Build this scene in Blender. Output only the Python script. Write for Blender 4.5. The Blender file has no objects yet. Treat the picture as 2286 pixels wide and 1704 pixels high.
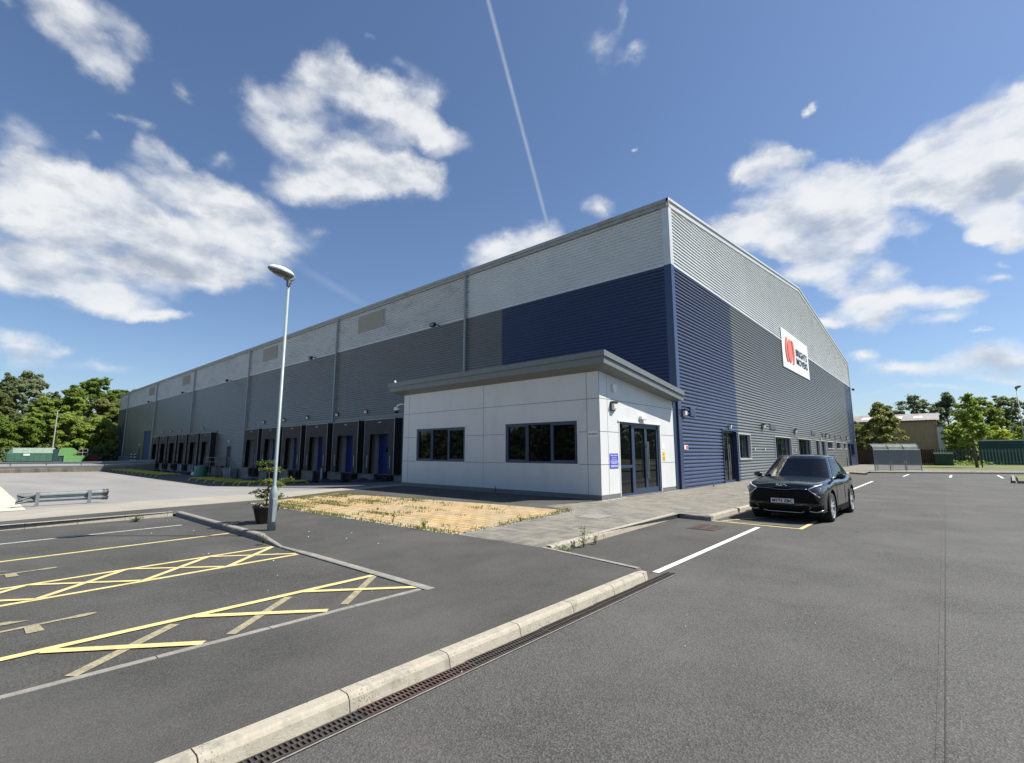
import bpy, bmesh, math, random
from mathutils import Vector, Matrix
from mathutils.bvhtree import BVHTree
R = math.radians
sc = bpy.context.scene
COL = sc.collection
# ------------------------------------------------------------------ camera
cam_d = bpy.data.cameras.new("camera"); cam = bpy.data.objects.new("camera", cam_d); COL.objects.link(cam)
sc.camera = cam
cam_d.sensor_fit = 'HORIZONTAL'; cam_d.sensor_width = 36.0
cam_d.lens = 36.0 * 1079.18 / 2286.0
cam_d.clip_start = 0.05; cam_d.clip_end = 6000
cam.location = (0, 0, 1.72)
cam.rotation_euler = (R(90 + 8.369), 0, R(41.559))
# ------------------------------------------------------------------ sun + sky
SUN = Vector((0.425, 0.374, 0.824)).normalized()
sl = bpy.data.lights.new("sun", 'SUN'); sl.energy = 5.0; sl.angle = R(0.53); sl.color = (1.0, 0.95, 0.87)
so = bpy.data.objects.new("sun", sl); COL.objects.link(so)
so.rotation_euler = SUN.to_track_quat('Z', 'Y').to_euler(); so.location = (30, 30, 60)
sc.view_settings.view_transform = 'Standard'; sc.view_settings.look = 'None'
sc.view_settings.exposure = 0.8; sc.view_settings.gamma = 1.0
sc.cycles.use_denoising = True; sc.cycles.denoising_input_passes = 'RGB_ALBEDO_NORMAL'; sc.cycles.denoising_prefilter = 'ACCURATE'
sc.cycles.max_bounces = 5; sc.cycles.transparent_max_bounces = 12
sc.cycles.caustics_reflective = False; sc.cycles.caustics_refractive = False
world = bpy.data.worlds.new("World"); sc.world = world; world.use_nodes = True
CLOUDS= [[-0.8286,0.0194,0.5595,0.0947,0.9901,0.1034,0.0355,0.0315,0.62],[-0.8271,0.0591,0.5589,-0.2865,0.8091,-0.5131,0.0437,0.0405,0.66],[-0.8046,0.088,0.5872,-0.3799,0.6821,-0.6249,0.0348,0.0246,0.6],[-0.8437,0.074,0.5318,-0.0135,0.987,-0.1602,0.0272,0.0228,0.65],[-0.811,0.031,0.5842,0.2447,0.926,0.2875,0.0458,0.0236,0.7],[-0.8211,0.1652,0.5463,0.0785,0.9806,-0.1794,0.024,0.0174,0.6],[-0.8343,-0.024,0.5508,-0.0934,0.9907,-0.0986,0.0108,0.0116,0.7],[-0.9133,0.0055,0.4073,-0.0155,0.9985,-0.0525,0.0401,0.0472,1.0],[-0.9209,0.0453,0.3873,0.015,0.996,-0.0876,0.0509,0.0298,0.7],[-0.9121,0.0727,0.4034,-0.1913,0.7937,-0.5775,0.0305,0.0226,0.6],[-0.9223,0.1036,0.3724,0.0501,0.9854,-0.163,0.0727,0.0387,1.1],[-0.9154,0.1508,0.3733,0.1158,0.9845,-0.1319,0.0902,0.0475,1.2],[-0.8776,0.209,0.4314,0.234,0.9722,-0.0081,0.0894,0.037,1.1],[-0.8723,0.2606,0.4137,0.2283,0.9645,-0.133,0.0658,0.0469,1.0],[-0.8695,0.3064,0.3875,0.2221,0.9409,-0.2557,0.0802,0.0529,1.2],[-0.9225,0.1964,0.3324,0.233,0.9722,0.0246,0.1482,0.0453,1.2],[-0.9145,0.2647,0.306,0.3084,0.9475,0.0849,0.0924,0.0317,1.1],[-0.9405,0.0573,0.3349,0.0543,0.9981,-0.03,0.0627,0.0337,1.2],[-0.9616,0.0244,0.2735,-0.0291,0.9784,-0.2049,0.0641,0.049,1.2],[-0.9671,0.0612,0.247,0.0594,0.9971,-0.0485,0.0935,0.0376,1.2],[-0.9622,0.1369,0.2356,0.1291,0.989,-0.0725,0.0845,0.022,1.1],[-0.9532,0.2035,0.2236,0.2219,0.9735,0.0548,0.0407,0.0123,1.0],[-0.9383,0.0295,0.3446,0.0313,0.9994,-0.0111,0.0592,0.036,0.95],[-0.9482,0.1477,0.2812,0.1794,0.9826,0.0472,0.1208,0.0367,1.0],[-0.8723,0.1453,0.4668,0.0294,0.9684,-0.2477,0.0241,0.025,0.6],[-0.8677,0.1059,0.4857,0.3019,0.8888,0.3448,0.0224,0.0091,0.5],[-0.8904,0.0784,0.4483,-0.2435,0.7497,-0.6153,0.0152,0.0096,0.55],[-0.8667,0.1839,0.4638,-0.0459,0.8954,-0.4429,0.0344,0.0147,0.5],[-0.8598,0.1375,0.4917,0.3282,0.8867,0.3255,0.0176,0.0094,0.5],[-0.7406,0.3031,0.5997,0.5208,0.8233,0.2259,0.0428,0.0358,0.95],[-0.7825,0.2906,0.5506,0.4057,0.9093,0.0923,0.0685,0.0423,0.95],[-0.6923,0.3704,0.6193,0.4645,0.8855,-0.015,0.0825,0.0383,1.1],[-0.6726,0.4311,0.6014,0.4567,0.8804,-0.1277,0.1051,0.0444,1.2],[-0.6389,0.5078,0.5778,0.489,0.8474,-0.2072,0.076,0.031,1.1],[-0.6217,0.4715,0.6255,0.6614,0.7438,0.0963,0.036,0.0348,0.7],[-0.7816,0.3307,0.5288,0.4982,0.842,0.2068,0.063,0.0286,0.6],[-0.7351,0.3671,0.5699,0.275,0.9291,-0.2473,0.0592,0.0346,0.42],[-0.78,0.2478,0.5745,0.4643,0.8451,0.2651,0.0304,0.0288,0.5],[-0.6221,0.4314,0.6534,0.6474,0.7528,0.1189,0.0348,0.0164,0.45],[-0.6344,0.3664,0.6806,0.6182,0.7692,0.162,0.0183,0.0091,0.45],[-0.8422,0.2381,0.4837,0.3979,0.8801,0.2591,0.0202,0.0139,0.45],[-0.7704,0.4041,0.4931,0.5402,0.8266,0.1577,0.115,0.0501,1.2],[-0.7307,0.4445,0.5182,0.5847,0.8001,0.1337,0.0937,0.054,1.2],[-0.7067,0.4993,0.5013,0.5919,0.8055,0.0287,0.0841,0.0443,1.1],[-0.8146,0.3374,0.4718,0.4719,0.8595,0.1964,0.0639,0.0301,0.5],[-0.672,0.5313,0.5159,0.5055,0.8381,-0.205,0.0293,0.0411,0.8],[-0.6471,0.656,0.3885,0.7623,0.5607,0.3233,0.0599,0.0447,1.2],[-0.61,0.6881,0.393,0.7483,0.6634,0.0,0.0462,0.0313,1.0],[-0.9876,0.0385,0.1519,0.035,0.9985,-0.0422,0.0492,0.0217,1.05],[-0.99,0.0656,0.1252,0.0702,0.9975,0.0009,0.064,0.0188,0.7],[-0.9846,0.0906,0.1493,0.1118,0.9842,0.1372,0.0207,0.0088,0.6],[-0.9795,0.1524,0.1318,0.1543,0.988,-0.0041,0.0374,0.0141,0.5],[-0.8228,0.4015,0.4022,0.4922,0.8575,0.1498,0.0361,0.0246,0.4],[-0.562,0.7097,0.4248,0.7774,0.6287,-0.0213,0.0683,0.0306,1.2],[-0.4509,0.7666,0.4572,0.8377,0.5403,-0.0793,0.035,0.0252,1.1],[-0.1766,0.8547,0.4882,0.9161,0.3246,-0.2354,0.0388,0.0356,1.2],[-0.2135,0.8526,0.4769,0.9135,0.3476,-0.2116,0.0294,0.0222,1.0],[-0.153,0.859,0.4886,0.9187,0.3061,-0.2497,0.0275,0.014,0.7],[-0.1269,0.8637,0.4878,0.9209,0.2854,-0.2653,0.02,0.012,0.6],[-0.0957,0.8898,0.4461,0.8973,0.2735,-0.3466,0.0721,0.0305,1.1],[-0.1331,0.9014,0.412,0.9388,0.2523,-0.2344,0.1011,0.0512,1.3],[-0.1891,0.9048,0.3814,0.8712,0.3387,-0.3554,0.1182,0.0453,1.3],[-0.1219,0.9361,0.3299,0.8905,0.2532,-0.378,0.0823,0.0368,1.2],[-0.2496,0.8797,0.4048,0.9228,0.3435,-0.1745,0.0536,0.0239,1.1],[-0.1591,0.9396,0.3032,0.9591,0.221,-0.1766,0.0522,0.0197,1.0],[-0.0491,0.9212,0.386,0.9484,0.1669,-0.2696,0.0663,0.0519,1.2],[-0.0536,0.9354,0.3496,0.9954,0.0792,-0.0531,0.0529,0.0293,1.1],[0.002,0.9009,0.4341,0.9989,0.0213,-0.0421,0.0573,0.0238,1.1],[0.0492,0.8964,0.4405,0.9925,-0.0905,0.0818,0.0606,0.0363,1.2],[0.099,0.8886,0.4479,0.9445,-0.2245,0.24,0.0373,0.0471,1.2],[0.0446,0.919,0.3916,0.971,0.0584,-0.2316,0.0835,0.0417,1.3],[0.0962,0.9193,0.3817,0.9337,0.0543,-0.354,0.0707,0.0679,1.3],[0.0694,0.9379,0.34,0.8446,0.1296,-0.5194,0.0688,0.0264,1.2],[0.0962,0.95,0.2972,0.9562,-0.0043,-0.2928,0.0302,0.0188,1.1],[0.0625,0.9464,0.3169,0.9566,0.0342,-0.2895,0.0224,0.0113,0.9],[-0.074,0.8918,0.4462,0.855,0.2878,-0.4315,0.0392,0.0162,0.7],[0.1199,0.8746,0.4699,0.9478,-0.2415,0.2081,0.0155,0.0152,0.8],[-0.0493,0.9579,0.283,0.9945,0.0217,0.1023,0.0293,0.0168,0.95],[-0.1057,0.9548,0.2779,0.9871,0.1354,-0.086,0.0386,0.0147,0.95],[-0.0677,0.9718,0.2259,0.9799,0.11,-0.1661,0.0643,0.032,1.2],[-0.1349,0.965,0.2251,0.9748,0.1704,-0.144,0.0269,0.0119,1.0],[-0.0531,0.967,0.2492,0.9768,0.1044,-0.1872,0.0571,0.0222,1.1],[0.016,0.9726,0.2318,0.9789,0.0335,-0.2018,0.0402,0.021,1.0],[0.0441,0.9731,0.2259,0.978,0.0049,-0.2086,0.028,0.0171,0.9],[0.0208,0.9797,0.1995,0.9982,-0.0306,0.0513,0.0341,0.0113,0.8],[0.0732,0.9661,0.2476,0.9708,-0.0115,-0.2396,0.0266,0.0099,0.8],[0.0843,0.9603,0.2658,0.9654,-0.0125,-0.2606,0.0118,0.0081,0.5],[0.0698,0.9886,0.1333,0.9979,-0.0641,-0.0109,0.0692,0.0253,1.2],[-0.039,0.991,0.1279,0.9931,0.0559,-0.1028,0.0666,0.0141,1.1],[-0.0971,0.9833,0.1538,0.9873,0.115,-0.1094,0.0238,0.0117,1.0],[0.0641,0.9825,0.1746,0.9847,-0.0336,-0.171,0.0146,0.0051,0.8],[-0.3568,0.641,0.6796,0.7417,0.6366,-0.211,0.0347,0.025,0.65],[-0.3132,0.6777,0.6653,0.8352,0.5301,-0.1465,0.0263,0.0142,0.65],[-0.3189,0.6359,0.7028,0.7854,0.5924,-0.1796,0.013,0.0266,0.5],[-0.1132,0.8365,0.5362,0.9659,0.2193,-0.1379,0.014,0.0074,0.9],[-0.0999,0.8352,0.5408,0.9072,0.2998,-0.2953,0.008,0.0063,0.7],[-0.3614,0.7546,0.5476,0.8544,0.5032,-0.1295,0.0073,0.003,0.9],[-0.1641,0.9805,0.1083,0.9817,0.1783,-0.0666,0.1033,0.0089,0.7],[0.0026,0.9954,0.0955,0.9964,0.0097,-0.084,0.0698,0.0072,0.6],[0.0858,0.9908,0.1047,0.9914,-0.0721,-0.1088,0.0459,0.0083,0.8]]
GREYS= [[-0.9461,0.1225,0.2999,0.134,0.9908,-0.0162,0.1097,0.0324,1.0],[-0.9299,0.2178,0.2965,0.2466,0.9684,0.0362,0.1055,0.027,0.9],[-0.924,0.0224,0.3817,-0.0094,0.9962,-0.0867,0.0441,0.0227,0.7],[-0.9174,0.1772,0.3563,0.1366,0.9788,-0.1524,0.0886,0.0225,0.5],[-0.9666,0.0434,0.2526,0.0184,0.9938,-0.1095,0.0474,0.0168,0.6],[-0.7829,0.4127,0.4655,0.5332,0.8323,0.1512,0.1043,0.0158,0.5],[-0.7873,0.3133,0.531,0.4856,0.8464,0.2184,0.0547,0.0176,0.35],[-0.1299,0.9116,0.39,0.8728,0.2952,-0.3888,0.0904,0.0215,0.7],[-0.17,0.9222,0.3474,0.8833,0.301,-0.3594,0.0725,0.0228,0.5],[0.1043,0.9232,0.3699,0.935,0.0371,-0.3526,0.037,0.0325,1.0],[0.0429,0.9266,0.3737,0.9448,0.0862,-0.316,0.052,0.0191,0.5],[0.0735,0.9897,0.1227,0.9907,-0.0555,-0.124,0.052,0.0168,0.8],[-0.0693,0.975,0.2112,0.9821,0.1052,-0.156,0.046,0.0151,0.5],[-0.9895,0.04,0.1388,0.0612,0.9881,0.1413,0.0375,0.0133,0.6]]
T1 = [-0.48085, 0.49038, 0.72685, -0.5409, 0.7154, 0.44229]
T2 = [-0.8636, 0.36795, 0.34469, -0.81784, 0.50131, 0.28255]
def build_world():
    nt = world.node_tree; N = nt.nodes; L = nt.links; N.clear()
    def nd(t, **k):
        n = N.new(t)
        for a, b in k.items(): setattr(n, a, b)
        return n
    def mth(op, a, b=None, c=None, clamp=False):
        n = nd('ShaderNodeMath', operation=op); n.use_clamp = clamp
        for i, v in enumerate((a, b, c)):
            if v is None: continue
            if isinstance(v, (int, float)): n.inputs[i].default_value = v
            else: L.new(v, n.inputs[i])
        return n.outputs[0]
    sky = nd('ShaderNodeTexSky'); sky.sky_type = 'NISHITA'; sky.sun_disc = False
    sky.sun_elevation = R(55.5); sky.sun_rotation = math.atan2(SUN.x, SUN.y)
    sky.air_density = 1.0; sky.dust_density = 0.55; sky.ozone_density = 1.6; sky.altitude = 50
    tc = nd('ShaderNodeTexCoord'); gen = tc.outputs['Generated']
    warp = nd('ShaderNodeTexNoise'); warp.inputs['Scale'].default_value = 7.0; warp.inputs['Detail'].default_value = 6
    warp.inputs['Roughness'].default_value = 0.62
    L.new(gen, warp.inputs['Vector'])
    v1 = nd('ShaderNodeVectorMath', operation='SUBTRACT'); L.new(warp.outputs['Color'], v1.inputs[0]); v1.inputs[1].default_value = (.5, .5, .5)
    v2 = nd('ShaderNodeVectorMath', operation='MULTIPLY_ADD'); L.new(v1.outputs[0], v2.inputs[0]); v2.inputs[1].default_value = (.11, .11, .075); L.new(gen, v2.inputs[2])
    P = v2.outputs[0]
    def field(lst, grow):
        acc = None; Pg = P; cnt = 0
        for cx, cy, cz, ux, uy, uz, r1, r2, w in lst:
            c = Vector((cx, cy, cz)).normalized(); u = Vector((ux, uy, uz)); u = (u - u.dot(c) * c).normalized(); v = c.cross(u)
            m = Matrix((u, v, c)).transposed()
            mp = nd('ShaderNodeMapping'); mp.vector_type = 'TEXTURE'
            mp.inputs['Location'].default_value = c; mp.inputs['Rotation'].default_value = m.to_euler()
            mp.inputs['Scale'].default_value = (r1 * grow, r2 * grow, 1.0)
            if cnt and cnt % 12 == 0:      # evaluate the blobs in batches (keeps the shader stack small)
                ch = nd('ShaderNodeVectorMath', operation='MULTIPLY_ADD'); L.new(acc, ch.inputs[0]); ch.inputs[1].default_value = (1e-7,) * 3; L.new(P, ch.inputs[2]); Pg = ch.outputs[0]
            cnt += 1
            L.new(Pg, mp.inputs['Vector'])
            ln = nd('ShaderNodeVectorMath', operation='LENGTH'); L.new(mp.outputs[0], ln.inputs[0])
            s = mth('SUBTRACT', 1.0, ln.outputs['Value'], clamp=True)
            s = mth('MULTIPLY', s, w)
            acc = s if acc is None else mth('ADD', acc, s)
        return acc
    F = field(CLOUDS, 1.25)
    n1 = nd('ShaderNodeTexNoise'); n1.inputs['Scale'].default_value = 11.0; n1.inputs['Detail'].default_value = 10; n1.inputs['Roughness'].default_value = 0.585
    sq = nd('ShaderNodeVectorMath', operation='MULTIPLY'); L.new(gen, sq.inputs[0]); sq.inputs[1].default_value = (1, 1, 1.9)
    L.new(sq.outputs[0], n1.inputs['Vector'])
    nz = mth('SUBTRACT', n1.outputs['Fac'], 0.5)
    # clouds in the part of the sky behind the camera, from plain noise
    n2 = nd('ShaderNodeTexNoise'); n2.inputs['Scale'].default_value = 3.0; n2.inputs['Detail'].default_value = 6
    L.new(sq.outputs[0], n2.inputs['Vector'])
    sep = nd('ShaderNodeSeparateXYZ'); L.new(gen, sep.inputs[0])
    bk = mth('ADD', mth('MULTIPLY', sep.outputs['X'], 0.62), mth('MULTIPLY', sep.outputs['Y'], -0.78))
    bk = mth('MULTIPLY', bk, 3.0, clamp=True)
    back = mth('MULTIPLY', mth('MULTIPLY', mth('SUBTRACT', n2.outputs['Fac'], 0.54), 3.0, clamp=True), bk)
    F = mth('ADD', F, back)
    Fs = mth('MINIMUM', F, 1.0)
    d = mth('ADD', mth('MULTIPLY', Fs, 2.3), mth('MULTIPLY', nz, 3.0))
    mr = nd('ShaderNodeMapRange'); mr.interpolation_type = 'SMOOTHSTEP'
    L.new(d, mr.inputs['Value']); mr.inputs['From Min'].default_value = 0.22; mr.inputs['From Max'].default_value = 2.9
    dens = mth('MULTIPLY', mr.outputs[0], mth('MULTIPLY', F, 3.0, clamp=True))
    # shading of the cloud itself
    g = field(GREYS, 1.15)
    g = mth('ADD', mth('MULTIPLY', g, 0.75), mth('MULTIPLY', nz, -0.9))
    n3 = nd('ShaderNodeTexNoise'); n3.inputs['Scale'].default_value = 16.0; n3.inputs['Detail'].default_value = 5
    L.new(sq.outputs[0], n3.inputs['Vector'])
    # relief: the same noise a little way towards the sun, so billows are lit on that side
    of = nd('ShaderNodeVectorMath', operation='ADD'); L.new(sq.outputs[0], of.inputs[0]); of.inputs[1].default_value = (SUN.x * .028, SUN.y * .028, SUN.z * .06)
    n4 = nd('ShaderNodeTexNoise'); n4.inputs['Scale'].default_value = 11.0; n4.inputs['Detail'].default_value = 6; n4.inputs['Roughness'].default_value = 0.6
    L.new(of.outputs[0], n4.inputs['Vector'])
    g = mth('ADD', g, mth('MULTIPLY', mth('SUBTRACT', n4.outputs['Fac'], n1.outputs['Fac']), 1.7))
    g = mth('ADD', g, mth('MULTIPLY', mth('SUBTRACT', n3.outputs['Fac'], 0.42), 0.8), clamp=True)
    cm = nd('ShaderNodeMix'); cm.data_type = 'RGBA'
    L.new(g, cm.inputs['Factor']); cm.inputs['A'].default_value = (10.2, 10.4, 10.6, 1); cm.inputs['B'].default_value = (5.4, 5.9, 6.6, 1)
    # contrails
    def trail(a, b, w, amp):
        a = Vector(a); b = Vector(b); n = a.cross(b).normalized()
        dt = nd('ShaderNodeVectorMath', operation='DOT_PRODUCT'); L.new(gen, dt.inputs[0]); dt.inputs[1].default_value = n
        q = mth('SUBTRACT', 1.0, mth('DIVIDE', mth('ABSOLUTE', dt.outputs['Value']), w), clamp=True)
        mid = ((a + b) / 2).normalized(); cosr = mid.dot(a)
        d2 = nd('ShaderNodeVectorMath', operation='DOT_PRODUCT'); L.new(gen, d2.inputs[0]); d2.inputs[1].default_value = mid
        e = mth('MULTIPLY', mth('SUBTRACT', d2.outputs['Value'], cosr), 300.0, clamp=True)
        return mth('MULTIPLY', mth('MULTIPLY', q, e), mth('MULTIPLY', mth('ADD', n1.outputs['Fac'], 0.3), amp), clamp=True)
    t1 = trail((-.44, .37, .818), T1[3:], 0.0048, 0.62); t2 = trail(T2[:3], T2[3:], 0.011, 0.24)
    tt = mth('MAXIMUM', t1, t2)
    skc = nd('ShaderNodeMix'); skc.data_type = 'RGBA'; skc.blend_type = 'MULTIPLY'; skc.inputs['Factor'].default_value = 1.0
    gm_ = nd('ShaderNodeGamma'); gm_.inputs['Gamma'].default_value = 0.98; L.new(sky.outputs[0], gm_.inputs['Color'])
    L.new(gm_.outputs[0], skc.inputs['A']); skc.inputs['B'].default_value = SKYTINT
    m1 = nd('ShaderNodeMix'); m1.data_type = 'RGBA'; L.new(tt, m1.inputs['Factor']); L.new(skc.outputs['Result'], m1.inputs['A']); m1.inputs['B'].default_value = (6.4, 7.1, 8.2, 1)
    m2 = nd('ShaderNodeMix'); m2.data_type = 'RGBA'; L.new(mth('MULTIPLY', dens, 0.97), m2.inputs['Factor']); L.new(m1.outputs['Result'], m2.inputs['A']); L.new(cm.outputs['Result'], m2.inputs['B'])
    bg = nd('ShaderNodeBackground'); L.new(m2.outputs['Result'], bg.inputs['Color']); bg.inputs['Strength'].default_value = 0.05
    out = nd('ShaderNodeOutputWorld'); L.new(bg.outputs[0], out.inputs['Surface'])
SKYTINT = (1.24, 1.36, 1.54, 1)
world.cycles.sampling_method = 'NONE'
build_world()
# ------------------------------------------------------------------ helpers
class MB:
    def __init__(s): s.v = []; s.f = []
    def add(s, vs, fs):
        b = len(s.v); s.v += [tuple(p) for p in vs]; s.f += [tuple(i + b for i in f) for f in fs]; return s
    def quad(s, a, b, c, d): return s.add([a, b, c, d], [(0, 1, 2, 3)])
    def poly(s, pts): return s.add(pts, [tuple(range(len(pts)))])
    def box(s, x0, y0, z0, x1, y1, z1):
        if x0 > x1: x0, x1 = x1, x0
        if y0 > y1: y0, y1 = y1, y0
        if z0 > z1: z0, z1 = z1, z0
        return s.add([(x0,y0,z0),(x1,y0,z0),(x1,y1,z0),(x0,y1,z0),(x0,y0,z1),(x1,y0,z1),(x1,y1,z1),(x0,y1,z1)],
                     [(0,3,2,1),(4,5,6,7),(0,1,5,4),(1,2,6,5),(2,3,7,6),(3,0,4,7)])
    def prism(s, pts, ext):            # polygon (3-D points) extruded by a vector
        n = len(pts); e = Vector(ext); p2 = [tuple(Vector(p) + e) for p in pts]
        return s.add(list(pts) + p2, [tuple(range(n))[::-1], tuple(range(n, 2*n))] + [(i, (i+1) % n, n + (i+1) % n, n + i) for i in range(n)])
    def tube(s, path, rad, seg=8, cap=True):
        path = [Vector(p) for p in path]; n = len(path)
        if isinstance(rad, (int, float)): rad = [rad] * n
        vs = []; prev = None
        for i, p in enumerate(path):
            t = (path[min(i+1, n-1)] - path[max(i-1, 0)]).normalized()
            if prev is None:
                a = Vector((0, 0, 1)) if abs(t.z) < .9 else Vector((1, 0, 0)); u = t.cross(a).normalized()
            else: u = (prev - prev.dot(t) * t).normalized()
            prev = u; w = t.cross(u)
            for k in range(seg):
                an = 2 * math.pi * k / seg; vs.append(p + (u * math.cos(an) + w * math.sin(an)) * rad[i])
        fs = [(i*seg + k, i*seg + (k+1) % seg, (i+1)*seg + (k+1) % seg, (i+1)*seg + k) for i in range(n-1) for k in range(seg)]
        if cap: fs += [tuple(range(seg))[::-1], tuple((n-1)*seg + k for k in range(seg))]
        return s.add(vs, fs)
    def lathe(s, prof, c=(0, 0, 0), seg=24, axis='z', cap=True):   # prof: (radius, height)
        vs = []
        for r, h in prof:
            for k in range(seg):
                a = 2 * math.pi * k / seg; x, y = r * math.cos(a), r * math.sin(a)
                q = (x, y, h) if axis == 'z' else (h, x, y) if axis == 'x' else (x, h, y)
                vs.append((c[0] + q[0], c[1] + q[1], c[2] + q[2]))
        n = len(prof); fs = [(i*seg + k, i*seg + (k+1) % seg, (i+1)*seg + (k+1) % seg, (i+1)*seg + k) for i in range(n-1) for k in range(seg)]
        if cap: fs += [tuple(range(seg))[::-1], tuple((n-1)*seg + k for k in range(seg))]
        return s.add(vs, fs)
    def xf(s, M):
        s.v = [tuple(M @ Vector(p)) for p in s.v]; return s
def root_of(o):
    while o.parent: o = o.parent
    return o
def obj(name, mb, mat, parent=None, smooth=False, local=False, bevel=0, recalc=True):
    me = bpy.data.meshes.new(name)
    off = Vector((0, 0, 0))
    if parent is not None and not local: off = root_of(parent).location
    me.from_pydata([tuple(Vector(p) - off) for p in mb.v], [], mb.f)
    if recalc:
        bm = bmesh.new(); bm.from_mesh(me); bmesh.ops.recalc_face_normals(bm, faces=bm.faces); bm.to_mesh(me); bm.free()
    me.materials.append(mat)
    if smooth: me.polygons.foreach_set('use_smooth', [True] * len(me.polygons))
    o = bpy.data.objects.new(name, me); COL.objects.link(o)
    if parent is not None: o.parent = parent
    if bevel:
        b = o.modifiers.new('bevel', 'BEVEL'); b.width = bevel; b.segments = 2; b.limit_method = 'ANGLE'; b.angle_limit = R(40)
    return o
def tag(o, label=None, cat=None, group=None, kind=None):
    if label: o['label'] = label
    if cat: o['category'] = cat
    if group: o['group'] = group
    if kind: o['kind'] = kind
    return o
def thing(name, label, cat, loc=(0, 0, 0), rz=0, group=None):
    o = bpy.data.objects.new(name, None); COL.objects.link(o); o.location = loc; o.rotation_euler = (0, 0, rz)
    o.empty_display_size = .3
    return tag(o, label, cat, group)
def dup(root, loc, rz=None, label=None, scale=None, group=None):
    r = root.copy(); COL.objects.link(r); r.location = loc
    if rz is not None: r.rotation_euler = (0, 0, rz)
    if scale: r.scale = scale
    if label: r['label'] = label
    if group: r['group'] = group
    for ch in list(root.children):
        c = ch.copy(); COL.objects.link(c); c.parent = r
        for g in ch.children:
            d = g.copy(); COL.objects.link(d); d.parent = c
    return r
def structure(name, mb, mat, **k): return tag(obj(name, mb, mat, **k), kind='structure')
def text_mesh(s, size, ext=0.0, bold=0.0, align='LEFT', sx=1.0, res=2):
    cu = bpy.data.curves.new('lettering', 'FONT'); cu.body = s; cu.size = size; cu.extrude = ext; cu.offset = bold; cu.align_x = align; cu.resolution_u = res
    o = bpy.data.objects.new('lettering', cu); COL.objects.link(o)
    dg = bpy.context.evaluated_depsgraph_get(); me = o.evaluated_get(dg).to_mesh()
    mb = MB(); mb.v = [(v.co.x * sx, v.co.y, v.co.z) for v in me.vertices]; mb.f = [tuple(p.vertices) for p in me.polygons]
    o.evaluated_get(dg).to_mesh_clear(); COL.objects.unlink(o); bpy.data.objects.remove(o); bpy.data.curves.remove(cu)
    return mb
# ------------------------------------------------------------------ materials
def mat(name, col, rough=.6, metal=0.0, var=0.0, vscale=3.0, bump=0.0, bscale=40.0, stretch=(1, 1, 1), spec=.5, coat=0.0,
        dirt=None, dirtscale=1.0, dirtamt=.5, speck=None, speckscale=30, spectr=.25, fine=None, detail=5):
    m = bpy.data.materials.new(name); m.use_nodes = True; nt = m.node_tree; N = nt.nodes; L = nt.links
    b = N['Principled BSDF']; c4 = (*col, 1)
    b.inputs['Base Color'].default_value = c4; b.inputs['Roughness'].default_value = rough; b.inputs['Metallic'].default_value = metal
    b.inputs['Specular IOR Level'].default_value = spec; b.inputs['Coat Weight'].default_value = coat; b.inputs['Coat Roughness'].default_value = .04 if coat > .9 else .22
    tc = N.new('ShaderNodeTexCoord'); mp = N.new('ShaderNodeMapping'); L.new(tc.outputs['Object'], mp.inputs[0]); mp.inputs['Scale'].default_value = stretch
    vec = mp.outputs[0]; cur = None
    def noise(sc_, det=detail, rg=.6, v=vec):
        n = N.new('ShaderNodeTexNoise'); n.inputs['Scale'].default_value = sc_; n.inputs['Detail'].default_value = det; n.inputs['Roughness'].default_value = rg
        L.new(v, n.inputs['Vector']); return n.outputs['Fac']
    def ramp(fac, lo, hi):
        r = N.new('ShaderNodeMapRange'); L.new(fac, r.inputs[0]); r.inputs[1].default_value = lo; r.inputs[2].default_value = hi; r.clamp = True; return r.outputs[0]
    def mix(a, bcol, fac, mode='MIX'):
        x = N.new('ShaderNodeMix'); x.data_type = 'RGBA'; x.blend_type = mode
        L.new(fac, x.inputs['Factor'])
        if isinstance(a, tuple): x.inputs['A'].default_value = a
        else: L.new(a, x.inputs['A'])
        x.inputs['B'].default_value = bcol; return x.outputs['Result']
    if var:
        lo = tuple(c * (1 - var) for c in col) + (1,); hi = tuple(min(1, c * (1 + var)) for c in col) + (1,)
        cur = mix(lo, hi, ramp(noise(vscale), .32, .68))
    if fine:
        (fc, fs, fa) = fine; f = ramp(noise(fs, 2, .7, tc.outputs['Object']), .45, .62)
        mm = N.new('ShaderNodeMath'); mm.operation = 'MULTIPLY'; L.new(f, mm.inputs[0]); mm.inputs[1].default_value = fa
        cur = mix(cur or c4, (*fc, 1), mm.outputs[0])
    if dirt:
        f = ramp(noise(dirtscale, 6, .65), .5, .68); mm = N.new('ShaderNodeMath'); mm.operation = 'MULTIPLY'; L.new(f, mm.inputs[0]); mm.inputs[1].default_value = dirtamt
        cur = mix(cur or c4, (*dirt, 1), mm.outputs[0])
    if speck:
        vo = N.new('ShaderNodeTexVoronoi'); vo.inputs['Scale'].default_value = speckscale; L.new(tc.outputs['Object'], vo.inputs['Vector'])
        f = ramp(vo.outputs['Distance'], spectr, spectr * .6)
        nn = ramp(noise(speckscale * .12), .5, .6); mm = N.new('ShaderNodeMath'); mm.operation = 'MULTIPLY'; L.new(f, mm.inputs[0]); L.new(nn, mm.inputs[1])
        cur = mix(cur or c4, (*speck, 1), mm.outputs[0])
    if cur is not None: L.new(cur, b.inputs['Base Color'])
    if bump:
        bp = N.new('ShaderNodeBump'); bp.inputs['Strength'].default_value = bump; bp.inputs['Distance'].default_value = .01
        L.new(noise(bscale, 3, .6, tc.outputs['Object']), bp.inputs['Height']); L.new(bp.outputs[0], b.inputs['Normal'])
    return m
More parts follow.
